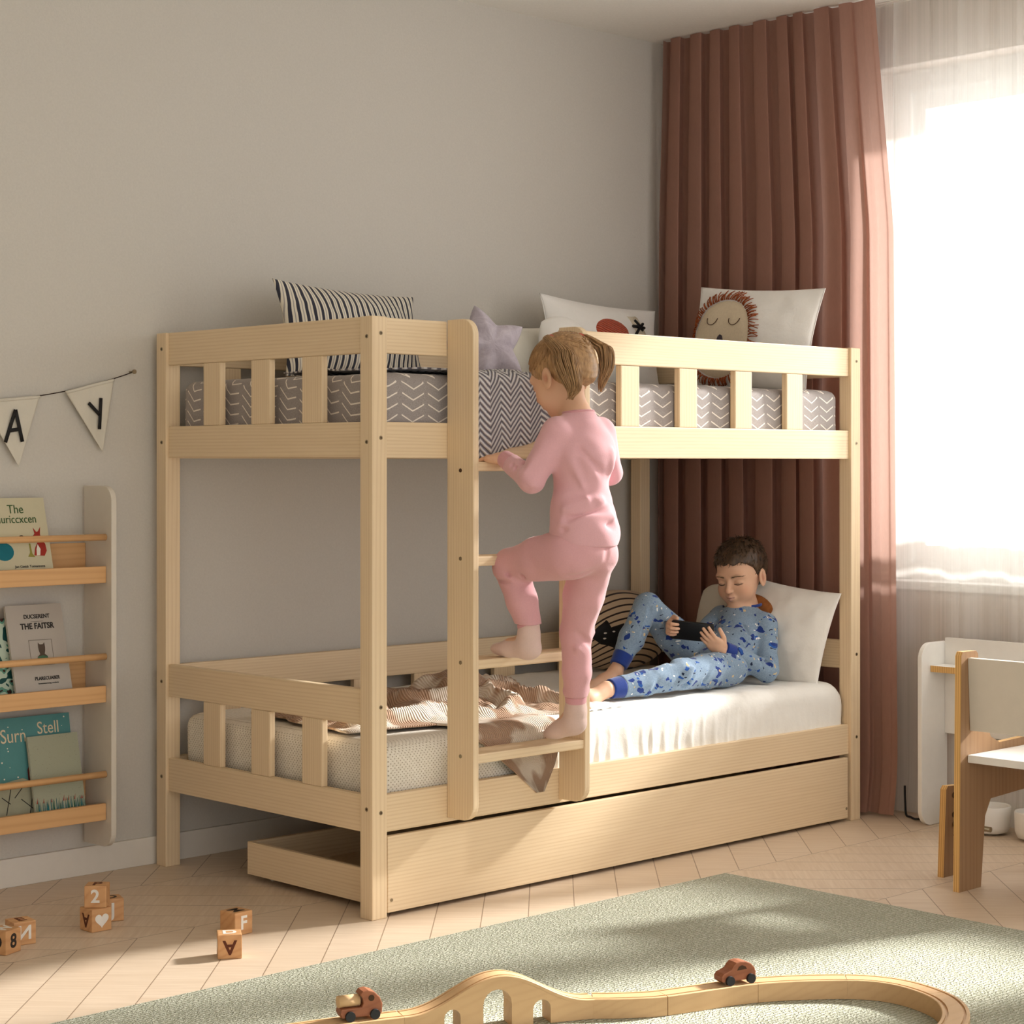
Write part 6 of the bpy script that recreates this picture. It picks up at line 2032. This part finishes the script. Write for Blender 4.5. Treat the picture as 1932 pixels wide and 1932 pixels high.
# ---- hair: short cap plus tufts
M_HAIRB = hair_mat('dark_brown_hair', (38, 28, 20), (92, 70, 50))
def bhair(P):
    q = bhead_l(P)
    d = ellip(q, (0, -0.014, 0.034), (0.0785, 0.0965, 0.0810))
    d = smin(d, ellip(q, (0, -0.050, -0.005), (0.058, 0.044, 0.050)), 0.03)
    s = np.stack([np.abs(q[:, 0]), q[:, 1], q[:, 2]], 1)
    line = q[:, 2] - (0.052 - 0.058 * np.clip((0.052 - q[:, 1]) / 0.045, 0, 1) ** 1.5) + 0.0035 * np.sin(q[:, 0] * 190) * (q[:, 1] > 0.03)
    line = np.where(q[:, 1] < -0.015, q[:, 2] + 0.050, line)
    d = smax(d, -line, 0.004)
    d = smax(d, -ellip(s, (0.084, -0.004, -0.022), (0.030, 0.022, 0.030)), 0.004)
    a = np.arctan2(q[:, 0], q[:, 1] - 0.02)
    d = d + 0.0014 * np.sin(q[:, 0] * 150 + 2 * np.sin(q[:, 1] * 60)) * np.sin(q[:, 1] * 90 + q[:, 2] * 60)
    return d * BHS
me = sdf_mesh('hair', bhair, B_HC - 0.15, B_HC + 0.15, 0.0026)
bh = link('hair', me, M_HAIRB, BOY, smooth=True)
random.seed(8); roots, dirs = [], []
crown = np.array([0.010, -0.060, 0.105])
while len(roots) < 900:
    u = np.array([random.gauss(0, 1), random.gauss(0, 1), random.gauss(0, 1)]); u /= np.linalg.norm(u)
    p = np.array([0, -0.014, 0.034]) + u * np.array([0.0785, 0.0965, 0.0810])
    lim = 0.054 - 0.058 * min(1, max(0, (0.052 - p[1]) / 0.045)) ** 1.5 if p[1] > -0.015 else -0.040
    if p[2] < lim: continue
    if p[1] > 0 and abs(p[0]) > 0.06 and p[2] < 0.01: continue
    nrm = u / np.array([0.0785, 0.0965, 0.0810]); nrm /= np.linalg.norm(nrm)
    t_ = p - crown; t_ -= nrm * (t_ @ nrm); t_ /= (np.linalg.norm(t_) + 1e-6)
    up_ = max(0, p[2] - 0.05) / 0.06
    L = 0.008 + 0.009 * up_ + random.uniform(0, 0.004)
    dd = t_ * 1.0 + nrm * (0.22 + 0.35 * up_ * random.random()) + np.array([random.gauss(0, 0.2), random.gauss(0, 0.2), random.gauss(0, 0.2)])
    dd = dd / np.linalg.norm(dd) * L
    roots.append(bw(*(p * 1.0 - nrm * 0.001))); dirs.append((B_RH.astype(float) @ dd) * BHS)
hair_strands('hair_tufts', roots, dirs, M_HAIRB, bh, 2, 0.0015, 0.0004, 4)

# ---- phone
PHN = thing('smartphone', 'black smartphone held sideways in both hands of the boy', 'phone', tuple(PHC))
b = MB(); b.prism(rounded(-0.070, 0.070, -0.034, 0.034, 0.008, 6), 2, -0.004, 0.0036, 0.0012); me = b.mesh('body')
M4 = Matrix.Identity(4)
for i in range(3): M4[i][0] = ph_x[i]; M4[i][1] = ph_y[i]; M4[i][2] = ph_n[i]; M4[i][3] = PHC[i]
me.transform(M4); link('phone_case', me, plain('black_plastic', (18, 18, 20), 0.35, 0.5), PHN)
b = MB(); b.box(-0.066, 0.066, -0.031, 0.031, 0.0038, 0.0044, 0.0); me = b.mesh('screen'); me.transform(M4); link('screen', me, plain('phone_glass', (40, 46, 58), 0.1, 0.6), PHN)
